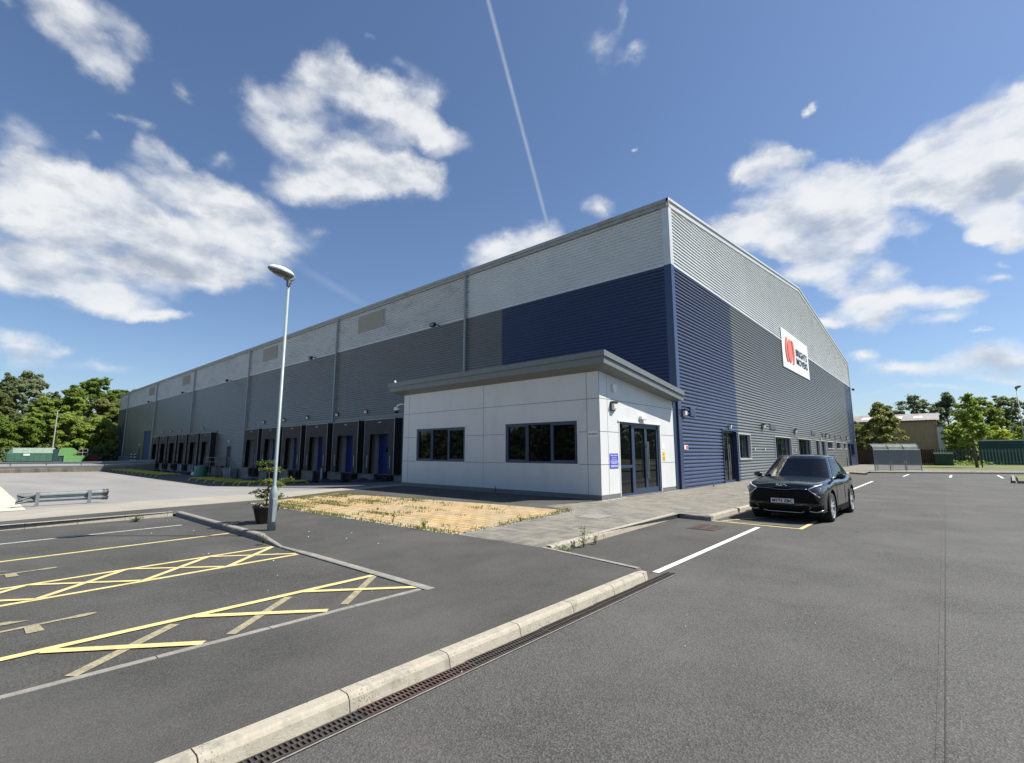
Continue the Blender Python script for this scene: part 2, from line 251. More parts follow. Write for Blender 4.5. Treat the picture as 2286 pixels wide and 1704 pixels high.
def tarmac(name, dark, light, agg, bstr, patch, purple=None):
    m = bpy.data.materials.new(name); m.use_nodes = True; nt = m.node_tree; N = nt.nodes; L = nt.links; b = N['Principled BSDF']
    b.inputs['Roughness'].default_value = .82; b.inputs['Specular IOR Level'].default_value = .35
    tc = N.new('ShaderNodeTexCoord'); O = tc.outputs['Object']
    def nz(s, d=3, r=.6, st=None):
        n = N.new('ShaderNodeTexNoise'); n.inputs['Scale'].default_value = s; n.inputs['Detail'].default_value = d; n.inputs['Roughness'].default_value = r
        if st:
            mp = N.new('ShaderNodeMapping'); mp.inputs['Scale'].default_value = st; L.new(O, mp.inputs[0]); L.new(mp.outputs[0], n.inputs['Vector'])
        else: L.new(O, n.inputs['Vector'])
        return n.outputs['Fac']
    def rg(f, a, c):
        r = N.new('ShaderNodeMapRange'); r.clamp = True; L.new(f, r.inputs[0]); r.inputs[1].default_value = a; r.inputs[2].default_value = c; return r.outputs[0]
    def mx(fac, a, c, mode='MIX', amt=None):
        x = N.new('ShaderNodeMix'); x.data_type = 'RGBA'; x.blend_type = mode
        if amt is not None:
            q = N.new('ShaderNodeMath'); q.operation = 'MULTIPLY'; q.inputs[1].default_value = amt; L.new(fac, q.inputs[0]); fac = q.outputs[0]
        L.new(fac, x.inputs['Factor'])
        for i, v in (('A', a), ('B', c)):
            if isinstance(v, tuple): x.inputs[i].default_value = (*v, 1)
            else: L.new(v, x.inputs[i])
        return x.outputs['Result']
    vo = N.new('ShaderNodeTexVoronoi'); vo.inputs['Scale'].default_value = agg; L.new(O, vo.inputs['Vector'])
    sepc = N.new('ShaderNodeSeparateColor'); L.new(vo.outputs['Color'], sepc.inputs[0])
    c = mx(rg(sepc.outputs[0], .1, .95), dark, light)
    c = mx(rg(nz(agg * 1.3, 2), .42, .6), c, tuple(x * .55 for x in dark), amt=.75)
    c = mx(rg(nz(.55, 5), .38, .65), c, tuple(x * 1.25 for x in light), amt=patch)
    c = mx(rg(nz(.8, 6, .65, (1, .25, 1)), .5, .7), c, tuple(x * .7 for x in dark), amt=patch * .8)
    if purple: c = mx(rg(nz(1.7, 3), .55, .7), c, purple, amt=.12)
    L.new(c, b.inputs['Base Color'])
    bp = N.new('ShaderNodeBump'); bp.inputs['Strength'].default_value = bstr; bp.inputs['Distance'].default_value = .006
    ad = N.new('ShaderNodeMath'); ad.operation = 'ADD'; L.new(vo.outputs['Distance'], ad.inputs[0]); L.new(nz(agg * .6, 3), ad.inputs[1])
    L.new(ad.outputs[0], bp.inputs['Height']); L.new(bp.outputs[0], b.inputs['Normal'])
    return m
def blocks(name, c1, c2, mortar, bw, bh, rot, msize=.012, bump=.5, overlay=None, oamt=.6, oscale=1.2, offset=.5):
    m = bpy.data.materials.new(name); m.use_nodes = True; nt = m.node_tree; N = nt.nodes; L = nt.links; b = N['Principled BSDF']
    b.inputs['Roughness'].default_value = .85
    tc = N.new('ShaderNodeTexCoord'); mp = N.new('ShaderNodeMapping'); mp.inputs['Rotation'].default_value = (0, 0, rot); L.new(tc.outputs['Object'], mp.inputs[0])
    wn = N.new('ShaderNodeTexNoise'); wn.inputs['Scale'].default_value = 2.0; L.new(mp.outputs[0], wn.inputs['Vector'])
    va = N.new('ShaderNodeVectorMath'); va.operation = 'MULTIPLY_ADD'; L.new(wn.outputs['Color'], va.inputs[0]); va.inputs[1].default_value = (.03, .03, 0); L.new(mp.outputs[0], va.inputs[2])
    br = N.new('ShaderNodeTexBrick'); L.new(va.outputs[0], br.inputs['Vector']); br.inputs['Scale'].default_value = 1.0
    br.inputs['Brick Width'].default_value = bw; br.inputs['Row Height'].default_value = bh; br.inputs['Mortar Size'].default_value = msize; br.inputs['Mortar Smooth'].default_value = .3
    br.offset = offset
    br.inputs['Color1'].default_value = (*c1, 1); br.inputs['Color2'].default_value = (*c2, 1); br.inputs['Mortar'].default_value = (*mortar, 1)
    n = N.new('ShaderNodeTexNoise'); n.inputs['Scale'].default_value = 3.0; n.inputs['Detail'].default_value = 8; n.inputs['Roughness'].default_value = .7; L.new(tc.outputs['Object'], n.inputs['Vector'])
    rr = N.new('ShaderNodeMapRange'); L.new(n.outputs['Fac'], rr.inputs[0]); rr.inputs[1].default_value = .3; rr.inputs[2].default_value = .7; rr.inputs[3].default_value = .72; rr.inputs[4].default_value = 1.18
    x = N.new('ShaderNodeMix'); x.data_type = 'RGBA'; x.blend_type = 'MULTIPLY'; x.inputs['Factor'].default_value = 1.0
    L.new(br.outputs['Color'], x.inputs['A']); cb = N.new('ShaderNodeCombineColor'); [L.new(rr.outputs[0], cb.inputs[i]) for i in range(3)]; L.new(cb.outputs[0], x.inputs['B'])
    cur = x.outputs['Result']
    if overlay:
        n2 = N.new('ShaderNodeTexNoise'); n2.inputs['Scale'].default_value = oscale; n2.inputs['Detail'].default_value = 7; n2.inputs['Roughness'].default_value = .68
        mp2 = N.new('ShaderNodeMapping'); mp2.inputs['Scale'].default_value = (1, 1, 1); L.new(tc.outputs['Object'], mp2.inputs[0]); L.new(mp2.outputs[0], n2.inputs['Vector'])
        r2 = N.new('ShaderNodeMapRange'); L.new(n2.outputs['Fac'], r2.inputs[0]); r2.inputs[1].default_value = .42; r2.inputs[2].default_value = .56; r2.inputs[4].default_value = oamt
        y = N.new('ShaderNodeMix'); y.data_type = 'RGBA'; L.new(r2.outputs[0], y.inputs['Factor']); L.new(cur, y.inputs['A']); y.inputs['B'].default_value = (*overlay, 1); cur = y.outputs['Result']
    L.new(cur, b.inputs['Base Color'])
    bp = N.new('ShaderNodeBump'); bp.inputs['Strength'].default_value = bump; bp.inputs['Distance'].default_value = .012
    sb = N.new('ShaderNodeMath'); sb.operation = 'MULTIPLY_ADD'; L.new(br.outputs['Fac'], sb.inputs[0]); sb.inputs[1].default_value = -1.0; L.new(n.outputs['Fac'], sb.inputs[2])
    L.new(sb.outputs[0], bp.inputs['Height']); L.new(bp.outputs[0], b.inputs['Normal'])
    return m
def leafmat(name, c1, c2, trans=.6):
    m = bpy.data.materials.new(name); m.use_nodes = True; nt = m.node_tree; N = nt.nodes; L = nt.links; N.clear()
    tc = N.new('ShaderNodeTexCoord'); n = N.new('ShaderNodeTexNoise'); n.inputs['Scale'].default_value = .9; n.inputs['Detail'].default_value = 3; L.new(tc.outputs['Object'], n.inputs['Vector'])
    oi = N.new('ShaderNodeObjectInfo'); ad = N.new('ShaderNodeMath'); ad.operation = 'MULTIPLY_ADD'; L.new(oi.outputs['Random'], ad.inputs[0]); ad.inputs[1].default_value = .35; L.new(n.outputs['Fac'], ad.inputs[2])
    rr = N.new('ShaderNodeMapRange'); L.new(ad.outputs[0], rr.inputs[0]); rr.inputs[1].default_value = .45; rr.inputs[2].default_value = .85
    x = N.new('ShaderNodeMix'); x.data_type = 'RGBA'; L.new(rr.outputs[0], x.inputs['Factor']); x.inputs['A'].default_value = (*c1, 1); x.inputs['B'].default_value = (*c2, 1)
    d = N.new('ShaderNodeBsdfDiffuse'); t = N.new('ShaderNodeBsdfTranslucent'); L.new(x.outputs['Result'], d.inputs[0]); L.new(x.outputs['Result'], t.inputs[0])
    s = N.new('ShaderNodeMixShader'); s.inputs[0].default_value = trans; L.new(d.outputs[0], s.inputs[1]); L.new(t.outputs[0], s.inputs[2])
    o = N.new('ShaderNodeOutputMaterial'); L.new(s.outputs[0], o.inputs['Surface']); return m
M = {}
M['road'] = tarmac('road_tarmac', (.050, .0498, .046), (.110, .1088, .102), 72, .85, .3, (.14, .11, .125))
M['path'] = tarmac('path_tarmac', (.043, .0425, .039), (.088, .0865, .079), 100, .5, .4)
M['bay'] = tarmac('bay_tarmac', (.040, .0393, .036), (.092, .0905, .083), 85, .65, .35)
M['road2'] = tarmac('road_tarmac_patch', (.054, .0537, .050), (.116, .1148, .108), 72, .85, .3)
M['yard'] = mat('yard_concrete', (.215, .211, .20), .85, var=.16, vscale=.25, stretch=(.25, 1.6, 1), dirt=(.20, .197, .187), dirtscale=.5, dirtamt=.6, bump=.15, bscale=30)
M['yard_pale'] = mat('pale_concrete', (.27, .255, .21), .85, var=.12, vscale=.8, dirt=(.27, .265, .235), dirtscale=1.2, dirtamt=.6, bump=.2, bscale=30)
M['cream'] = mat('cream_concrete', (.46, .435, .36), .85, var=.1, vscale=.6, stretch=(1, .4, 1), dirt=(.45, .42, .35), dirtscale=1.5, dirtamt=.5)
M['yard_dark'] = mat('dock_tarmac', (.10, .10, .102), .8, var=.25, vscale=.5, dirt=(.05, .05, .055), dirtscale=.4)
M['kerb'] = mat('kerb_concrete', (.345, .315, .25), .88, var=.18, vscale=5, speck=(.12, .11, .085), speckscale=58, spectr=.36, dirt=(.15, .143, .12), dirtscale=5, dirtamt=.75, bump=.35, bscale=60)
M['kerbgrey'] = mat('weathered_kerb_concrete', (.22, .21, .185), .9, var=.2, vscale=6, speck=(.1, .1, .09), speckscale=60, spectr=.4, dirt=(.16, .155, .14), dirtscale=5, dirtamt=.6, bump=.4, bscale=60)
M['joint'] = mat('kerb_joint', (.09, .085, .07), .95)
M['paving'] = blocks('grey_block_paving', (.125, .119, .105), (.17, .161, .138), (.055, .05, .043), .62, .31, 0.0, .014, .5, (.24, .22, .17), .5, 2.2)
M['tan'] = blocks('tan_block_paving', (.39, .265, .12), (.47, .325, .155), (.13, .095, .05), .50, .25, 0.02, .02, .6, (.27, .25, .18), .4, .7)
M['gravel'] = mat('pale_gravel_stones', (.62, .58, .50), .9, var=.3, vscale=8)
M['grass'] = mat('lawn_grass', (.11, .125, .040), .95, var=.3, vscale=.5, dirt=(.17, .165, .075), dirtscale=1.0, dirtamt=.6, bump=1.0, bscale=8)
M['field'] = mat('rough_grass', (.09, .12, .035), .95, var=.3, vscale=.05)
M['yellow'] = mat('yellow_marking_paint', (.56, .47, .20), .7, var=.12, vscale=6, dirt=(.30, .26, .14), dirtscale=4, dirtamt=.5, speck=(.35, .30, .15), speckscale=80, spectr=.4)
M['worn'] = mat('worn_yellow_paint', (.27, .235, .145), .8, var=.25, vscale=25, speck=(.13, .12, .10), speckscale=90, spectr=.6, dirt=(.2, .185, .15), dirtscale=9, dirtamt=.8)
M['white'] = mat('white_marking_paint', (.66, .66, .64), .65, var=.08, vscale=5, speck=(.3, .3, .29), speckscale=60, spectr=.35)
M['whiteworn'] = mat('worn_white_paint', (.42, .42, .40), .8, var=.2, vscale=15, speck=(.14, .14, .13), speckscale=90, spectr=.6)
M['seam'] = mat('tar_seam', (.022, .021, .02), .7)
M['rust'] = mat('rusty_iron', (.070, .045, .037), .85, var=.35, vscale=9, metal=.1, bump=.4)
M['iron'] = mat('dark_cast_iron', (.042, .035, .030), .75, var=.3, vscale=12, bump=.3)
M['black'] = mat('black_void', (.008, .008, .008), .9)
M['clad_light'] = mat('silver_cladding', (.66, .68, .68), .38, metal=.2, var=.05, vscale=.4)
M['clad_stain'] = mat('stained_silver_cladding', (.56, .575, .57), .5, metal=.15, var=.06, vscale=.3, stretch=(.6, 1, 1.6), dirt=(.30, .315, .285), dirtscale=.7, dirtamt=.45)
M['clad_dark'] = mat('slate_grey_cladding', (.160, .166, .154), .40, metal=.1, coat=.55, var=.06, vscale=.5)
M['clad_blue'] = mat('blue_cladding', (.028, .044, .108), .40, metal=.1, coat=.6, var=.05, vscale=.5)
M['trim_light'] = mat('silver_trim', (.60, .61, .60), .45, metal=.2, var=.04)
M['trim_grey'] = mat('grey_trim', (.17, .185, .18), .45, metal=.15, var=.05)
M['gutter'] = mat('gutter_trim', (.34, .34, .32), .5, metal=.1, var=.08, dirt=(.2, .19, .16), dirtscale=1)
M['pipe'] = mat('grey_pipe', (.28, .315, .335), .45, metal=.1, var=.05)
M['concrete'] = mat('plinth_concrete', (.25, .245, .225), .88, var=.18, vscale=1.2, dirt=(.16, .155, .14), dirtscale=1.3, dirtamt=.7, stretch=(1, 1, .5))
M['wallconc'] = mat('stained_retaining_concrete', (.24, .215, .175), .9, var=.25, vscale=.8, dirt=(.10, .09, .075), dirtscale=.9, dirtamt=.85, stretch=(1, 1, .3))
M['roof'] = mat('roof_sheet', (.45, .46, .46), .5, var=.05)
M['panel'] = mat('white_wall_panel', (.64, .655, .645), .38, var=.02, vscale=1.3, dirt=(.52, .54, .545), dirtscale=1.1, dirtamt=.4, stretch=(1, 1, .6))
M['louvre'] = mat('louvre_grey', (.30, .31, .30), .5)
M['groove'] = mat('panel_joint', (.15, .16, .165), .7)
M['whitetrim'] = mat('white_trim', (.66, .68, .68), .4)
M['navy'] = mat('navy_frame', (.030, .052, .105), .35, metal=.1)
M['bluedoor'] = mat('blue_door', (.014, .032, .17), .45, var=.08)
M['glass'] = mat('dark_glass', (.004, .005, .006), .02, spec=.35, var=0)
M['rubber'] = mat('black_shelter_fabric', (.034, .034, .034), .75, var=.2, vscale=1.2, dirt=(.06, .058, .05), dirtscale=1.5, dirtamt=.5)
M['rubber2'] = mat('black_bumper_rubber', (.012, .012, .013), .8)
M['edge'] = mat('pale_edge_strip', (.38, .37, .345), .6, var=.1)
M['lampw'] = mat('opal_lens', (.72, .70, .64), .3)
M['blackp'] = mat('black_plastic', (.02, .02, .021), .5)
M['galv'] = mat('galvanised_steel', (.33, .36, .365), .42, metal=.55, var=.12, vscale=5)
M['galvd'] = mat('weathered_steel', (.20, .215, .22), .5, metal=.4, var=.15, vscale=4)
M['poleg'] = mat('grey_green_pole_paint', (.25, .30, .305), .45, metal=.1, var=.08, vscale=3)
M['hood'] = mat('pale_lamp_hood', (.66, .68, .68), .35)
M['hoody'] = mat('yellow_hoop_paint', (.50, .46, .045), .5, var=.12, vscale=3)
M['steel'] = mat('brushed_steel', (.55, .55, .55), .25, metal=1.0)
M['signw'] = mat('white_sign', (.80, .81, .81), .4)
M['coral'] = mat('coral_sign_paint', (.72, .17, .11), .5)
M['signk'] = mat('black_sign_letters', (.012, .014, .014), .5)
M['signb'] = mat('blue_sign', (.055, .06, .42), .4)
M['signl'] = mat('pale_blue_print', (.55, .58, .85), .5)
M['signy'] = mat('yellow_notice', (.75, .52, .08), .5)
M['signr'] = mat('red_print', (.6, .05, .08), .5)
M['signt'] = mat('dark_red_print', (.12, .03, .05), .5)
# ================================================================== GROUND
def strip(mb, p, q, w, z=.008, z2=None, ends=0):
    p = Vector((p[0], p[1], 0)); q = Vector((q[0], q[1], 0)); d = (q - p).normalized(); n = Vector((-d.y, d.x, 0)) * w / 2
    z2 = z if z2 is None else z2
    mb.add([(p.x+n.x, p.y+n.y, z), (p.x-n.x, p.y-n.y, z), (q.x-n.x, q.y-n.y, z2), (q.x+n.x, q.y+n.y, z2)], [(0, 1, 2, 3)])
def kerb(name, p, q, h0, h1, m, width=.13, batter=.03, step=.915, start=0.0, zb=0.0):
    """kerb stones from p to q; the road lies to the right of the direction of travel"""
    p = Vector((p[0], p[1], 0)); q = Vector((q[0], q[1], 0)); d = (q - p); Lh = d.length; d.normalize(); n = Vector((d.y, -d.x, 0))
    mb = MB(); cuts = [0.0]; t = start if start > 0 else step
    while t < Lh - .05: cuts.append(t); t += step
    cuts.append(Lh)
    for a, b in zip(cuts[:-1], cuts[1:]):
        a2, b2 = a + .004, b - .004; pts = []
        for t in (a2, b2):
            h = h0 + (h1 - h0) * t / Lh; c = p + d * t
            ch = min(.03, h * .3)
            prof = [(-width, zb - .05), (-width, h), (-.03 - batter * .3, h), (-.010 - batter * .3, h - ch * .35), (-.0 - batter * .2, h - ch), (batter * .5, zb - .05)]
            pts.append([c + n * u + Vector((0, 0, z)) for u, z in prof])
        A, B = pts; k = len(A); vs = A + B
        mb.add(vs, [(i, (i+1) % k, k + (i+1) % k, k + i) for i in range(k)] + [tuple(range(k))[::-1], tuple(range(k, 2*k))])
    o = structure(name, mb, m); return o
# far terrain: the low yard is left open in the middle
g = MB(); Zg = -.04; B_ = 2500
for x0, y0, x1, y1 in ((-B_, -B_, -118, B_), (-118, 60, B_, B_), (-118, -B_, B_, -80), (-16.9, -80, B_, 60)):
    g.quad((x0, y0, Zg), (x1, y0, Zg), (x1, y1, Zg), (x0, y1, Zg))
structure('ground', g, M['field'])
# main road sheet with verge edge
rd = MB(); rd.poly([(-16.4, -70, 0), (60, -70, 0), (60, 92, 0), (4.55, 57.5, 0), (-4.94, 51.5, 0), (-6.1, 49.1, 0), (-16.4, 49.1, 0)])
structure('road', rd, M['road'])
rd = MB(); rd.poly([(-.16, -70, .004), (60, -70, .004), (60, 91.5, .004), (4.4, 57.1, .004), (-.3, 54.1, .004), (-.22, 20, .004)])
structure('road_east_lane', rd, M['road2'])
seam = MB()
pts = [(-.165 - .06 * max(0, min(1, (i * 1.2 - 24) / 24)) * 1.0, -4 + i * 1.2) for i in range(46)]
for a, b in zip(pts[:-1], pts[1:]): strip(seam, a, b, .008, .008)
structure('road_seam', seam, M['seam'])
by = MB(); by.quad((-15.7, -40, .004), (-5.1, -40, .004), (-5.1, 4.12, .004), (-15.9, 4.05, .004))
structure('parking_bay_surface', by, M['bay'])
by = MB(); by.quad((-5.35, 6.8, .004), (-3.35, 6.5, .004), (-3.35, 12.4, .004), (-5.5, 12.8, .004))
structure('parking_bay_surface_north', by, M['bay'])
# raised tarmac path
P = {'a': (-3.155, -8, .103), 'a1': (-3.272, 2, .103), 'b': (-3.325, 6.42, .108), 'c': (-5.3, 6.75, .118), 'd': (-7.38, 6.70, .118), 'e': (-16.8, 6.35, .118),
     'f': (-5.12, -8, .02), 'f1': (-5.12, 2, .02), 'g': (-5.05, 4.15, .02), 'h': (-9.2, 4.08, .035), 'i': (-10.35, 4.12, .118), 'j': (-15.92, 4.14, .118),
     'k': (-15.78, .7, .118), 'l': (-15.70, -8, .118), 'm': (-16.87, -8, .11), 'n': (-16.87, .79, .11), 'o': (-17.35, 3.44, .11), 'p': (-17.91, 7.63, .11),
     'q': (-19.38, 10.56, .11), 'r': (-20.35, 14.7, .11), 's': (-18.2, 10.1, .118), 't': (-10.3, 11.3, .118), 'u': (-9.3, 12.0, .118), 'v': (-8.95, 14.7, .118), 'w': (-7.9, 11.45, .118)}
keys = list(P); idx = {k: i for i, k in enumerate(keys)}
pm = MB(); pm.add([P[k] for k in keys], [tuple(idx[c] for c in t.split()) for t in
    ('f a a1 f1', 'f1 a1 b g', 'g b c', 'g c d', 'g d h', 'h d i', 'i d e', 'i e j', 'j e p o', 'j o k', 'k o n', 'l k n m', 'e s p', 's q p', 's t w u v r q')])
structure('path', pm, M['path'])
# paving in grey blocks, tan block patch
pv = MB()
pv.poly([(-7.38, 6.70, .119), (-5.3, 6.75, .119), (-5.42, 12.85, .119), (-4.66, 12.86, .119), (-4.66, 20, .119), (-6.1, 21, .119), (-6.1, 48.9, .119), (-4.9, 47.3, .119),
         (-4.94, 51.5, .119), (4.55, 57.5, .119), (20, 67.3, .119), (20, 72, .119), (5.2, 64.5, .119), (-1.7, 61.5, .119), (-2.5, 83, .119), (-8.8, 83, .119), (-8.8, 14.7, .119), (-9.3, 12.0, .119), (-7.9, 11.45, .119)])
structure('pavement', pv, M['paving'])
tp = MB(); tp.poly([(-7.42, 6.72, .124), (-7.98, 11.42, .124), (-10.3, 11.3, .124), (-18.2, 10.1, .124), (-16.8, 6.37, .124)])
structure('tan_pavement', tp, M['tan'])
# kerbs
kerb('kerb', (-3.0285, -8.0), (-3.193, 6.3), .108, .108, M['kerb'], width=.135, batter=.045, step=.89, start=.12)
jn = MB(); jn.prism([(-3.155, -8, -.03), (-3.06, -8, -.03), (-3.225, 6.28, -.03), (-3.32, 6.28, -.03)], (0, 0, .128)); structure('kerb_joint', jn, M['joint'])
e = MB(); e.prism([(-3.335, 6.305, -.03), (-3.332, 6.305, .108), (-3.212, 6.305, .108), (-3.172, 6.305, -.03)], (0, .16, 0))
o = structure('kerb_end', e, M['kerb']); 
for v in o.data.vertices:
    if v.co.y > 6.4: v.co.z = v.co.z * .9; v.co.x = v.co.x * .6 + (-3.3) * .4
kerb('kerb_diagonal', (-3.37, 6.56), (-5.3, 6.86), .122, .122, M['kerbgrey'], width=.12)
bpy.data.objects['kerb_diagonal'].data.flip_normals()
kerb('kerb_north', (-5.24, 6.95), (-5.5, 12.86), .122, .122, M['kerb'])
kerb('kerb_jut', (-5.45, 12.84), (-4.60, 12.80), .122, .122, M['kerbgrey'])
kerb('kerb_north_far', (-4.63, 12.84), (-4.62, 20), .122, .122, M['kerb'])
kerb('kerb_gable', (-6.08, 21), (-6.08, 48.9), .122, .122, M['kerb'])
kerb('kerb_gable_jut', (-6.1, 48.9), (-4.85, 47.2), .122, .122, M['kerbgrey'])
kerb('kerb_verge', (-4.9, 51.45), (4.6, 57.45), .13, .13, M['kerbgrey']); kerb('kerb_verge_far', (4.6, 57.45), (60, 92.4), .13, .13, M['kerbgrey'])
kerb('kerb_west', (-15.62, -8), (-15.92, 4.02), .122, .122, M['kerb'], step=.915)
kerb('kerb_bays', (-15.9, 4.08), (-10.35, 4.08), .122, .122, M['kerbgrey'], width=.13)
kerb('kerb_bays_drop', (-10.34, 4.08), (-9.2, 4.03), .122, .035, M['kerbgrey'], width=.13)
kerb('kerb_bays_low', (-9.19, 4.03), (-5.0, 4.05), .035, .028, M['kerbgrey'], width=.12)
kerb('kerb_bays_flush', (-5.17, 4.02), (-5.2, -8), .026, .026, M['kerbgrey'], width=.1)
# concrete yard that falls towards the docks
pale = MB(); pale.add([(-16.87, -8, .105), (-16.87, .79, .105), (-17.35, 3.44, .105), (-17.91, 7.63, .105), (-19.38, 10.56, .105), (-20.35, 14.7, .105), (-21.5, 15.5, .10), (-20.9, 12.5, .10), (-21.0, 10.25, .10), (-20.5, 8.7, .10), (-20.5, 4.05, .10), (-19.62, .89, .10), (-19.3, -8, .10), (-20.35, 21.3, .1), (-21.5, 21.3, .1)],
    [(0, 1, 11, 12), (1, 2, 10, 11), (2, 3, 9, 10), (3, 4, 8, 9), (4, 5, 7, 8), (5, 6, 7), (5, 13, 14, 6)])
structure('pale_concrete_strip', pale, M['yard_pale'])
def yz(x): # yard height
    if x > -20.5: return .095
    if x < -46: return -1.1
    t = (-20.5 - x) / 25.5; return .095 - 1.195 * t
yd = MB(); xs = [-17.2, -19.3, -20.5, -46, -97, -118]; Ys = [-80, 0, 21.2]
zz = [.095, .095, .095, -1.1, -1.1, -1.1]
for i in range(3):
    pass
def yz2(x, y):
    if x > -20.5: return .095
    L_ = 25.5 if y >= 14 else 54.5 if y <= 2 else 54.5 - 29 * (y - 2) / 12
    return .095 - 1.195 * min(1, (-20.5 - x) / L_)
def sheet(mb, x0, x1, nx, ya, yb, ny, dz):
    b = len(mb.v)
    for i in range(nx + 1):
        x = x0 + (x1 - x0) * i / nx; a, c = ya(x), yb(x)
        for j in range(ny + 1): y = a + (c - a) * j / ny; mb.v.append((x, y, yz2(x, y) + dz - (.012 if x > -20.4 else 0)))
    for i in range(nx):
        for j in range(ny): k = b + i * (ny + 1) + j; mb.f.append((k, k + 1, k + ny + 2, k + ny + 1))
sheet(yd, -17.2, -20.5, 1, lambda x: -80, lambda x: 21.2, 1, 0)
sheet(yd, -20.5, -103, 60, lambda x: -2, lambda x: 21.2, 24, 0)
sheet(yd, -20.5, -103, 60, lambda x: -80, lambda x: -2, 1, 0)
structure('yard', yd, M['yard'])
cp = MB(); cp.add([(-19.7, 1.40, .108), (-20.5, 1.42, .108), (-20.5, -30, .108), (-19.4, -30, .108)], [(0, 1, 2, 3)])
sheet(cp, -20.5, -46, 30, lambda x: -30, lambda x: 1.42 + (-20.5 - x) * .021, 1, .006)
structure('cream_concrete_panel', cp, M['cream'])
ap = MB(); sheet(ap, -22, -97, 60, lambda x: 13.5 if x > -23 else 11.7 + max(0, min(1, (-29 - x) / 17)) * 2.5, lambda x: 21.15, 16, .02)
structure('dock_apron', ap, M['yard_dark'])
# service road behind the retaining wall, rising to the west
sr = MB(); sr.add([(-96.2, 21.2, .0), (-103.2, -20, -.60), (-108, -80, -.6), (-119, -80, -.03), (-119, 21.2, -.02), (-119, 60, -.02), (-96.2, 60, 0)], [(0, 1, 4), (1, 2, 3, 4), (0, 4, 5, 6)])
structure('service_road', sr, M['yard'])
# painted markings
def marks(name, m, L, z=.008):
    mb = MB()
    for i, s in enumerate(L): strip(mb, s[0], s[1], s[2], z + .0006 * i)
    return structure(name, mb, m)
marks('white_bay_line', M['whiteworn'], [((-13.28, -2), (-13.84, 3.7), .085)])
marks('yellow_bay_line', M['yellow'], [((-11.15, -2), (-11.68, 4.0), .09)])
marks('yellow_hatched_bay', M['yellow'], [((-9.0, -1), (-9.45, 4.0), .085), ((-8.03, -1), (-8.42, 4.0), .085),
    ((-9.42, 3.98), (-8.33, 2.88), .085), ((-8.5, 4.0), (-9.33, 2.93), .075), ((-9.32, 2.9), (-8.28, 1.83), .085), ((-8.36, 2.84), (-9.24, 1.86), .075),
    ((-9.22, 1.79), (-8.2, .78), .085), ((-8.30, 1.8), (-9.13, .78), .075), ((-9.1, .72), (-8.1, -.3), .085), ((-8.2, .76), (-9.05, -.3), .075)])
marks('yellow_hatched_edge', M['yellow'], [((-6.0, -1.5), (-6.19, 4.03), .10), ((-5.24, 4.08), (-6.13, 3.02), .09), ((-5.22, 2.85), (-6.08, 1.84), .095), ((-5.20, 1.65), (-6.03, .66), .095)], .014)
marks('worn_yellow_hatching', M['worn'], [((-6.17, 4.04), (-5.30, 3.09), .09), ((-6.06, 2.8), (-5.26, 1.89), .09), ((-5.98, 1.62), (-5.23, .75), .10)], .009)
def blob(mb, c, rx, ry, rot, z=.01, n=14, pw=1.0):
    mb.poly([(c[0] + rx * math.cos(2*math.pi*i/n) * math.cos(rot) - ry * math.sin(2*math.pi*i/n) * math.sin(rot), c[1] + rx * math.cos(2*math.pi*i/n) * math.sin(rot) + ry * math.sin(2*math.pi*i/n) * math.cos(rot), z) for i in range(n)])
for nm, ox, sx in (('wheelchair_symbol', 0, 1), ('wheelchair_symbol_far', -3.16, 1.1)):
    mb = MB(); strip(mb, (-6.95 + ox, .1), (-7.03 + ox, .98), .06, .010); blob(mb, (-7.03 + ox, 1.04), .055, .13, .1, .0106)
    mb.poly([(-7.02 + ox, .60, .011), (-6.73 + ox, .60, .011), (-6.73 + ox, .73, .011), (-7.0 + ox, .71, .011)])
    strip(mb, (-7.36 + ox, .1), (-7.27 + ox, .52), .11, .0112); mb.poly([(-7.33 + ox, .5, .0118), (-7.22 + ox, .5, .0118), (-7.23 + ox, .66, .0118)])
    structure(nm, mb, M['worn'])
marks('white_edge_line', M['white'], [((-3.3, 6.85), (-3.41, 12.45), .10), ((-3.42, 18.6), (-3.45, 36.8), .12)])
marks('white_bay_dashes', M['white'], [((-2.44, 45.4), (-2.33, 50.3), .12), ((.10, 45.9), (.18, 50.5), .14), ((2.75, 46.7), (2.83, 52.8), .12)], .010)
marks('yellow_bay_outline', M['yellow'], [((-4.62, 12.87), (-2.58, 12.82), .085), ((-2.62, 12.82), (-2.55, 18.6), .09), ((-4.4, 13.0), (-2.9, 16.5), .07)])
marks('worn_bay_hatching', M['worn'], [((-4.35, 12.9), (-3.0, 13.2), .07)], .011)
# drainage channel with cast iron grates beside the kerb
dr = MB(); dr.quad((-3.02, -8, .0055), (-2.866, -8, .0055), (-3.04, 6.95, .0055), (-3.19, 6.95, .0055)); structure('drain_channel', dr, M['black'])
dr = MB(); strip(dr, (-2.862, -8), (-3.034, 6.95), .014, .009); strip(dr, (-3.006, -8), (-3.178, 6.95), .010, .009); structure('drain_channel_edge', dr, M['kerbgrey'])
def grate(y0, y1, m, label, group=None):
    mb = MB(); y = y0 + .004
    cx = -3.028 - .0115 * (y0 + .5)
    for x in (-.062, -.002, .058): mb.box(cx + x - .005, y0 + .003, .0, cx + x + .005, y1 - .003, .016)
    while y < y1 - .01:
        mb.box(cx - .062, y, .0, cx - .002, y + .013, .0155); mb.box(cx - .002, y + .012, .0, cx + .058, y + .025, .0155); y += .034
    o = obj('drain_grate', mb, m); tag(o, label, 'drain grate', group)
for i in range(7):
    y0 = i * 1.0 - .05
    rusty = i in (2,)
    grate(y0, y0 + 1.0, M['rust'] if rusty else M['iron'], 'rust red slotted drain grate at the foot of the pale kerb' if rusty else
          'dark slotted iron drain grate along the foot of the pale kerb', 'slotted drain grates beside the kerb')
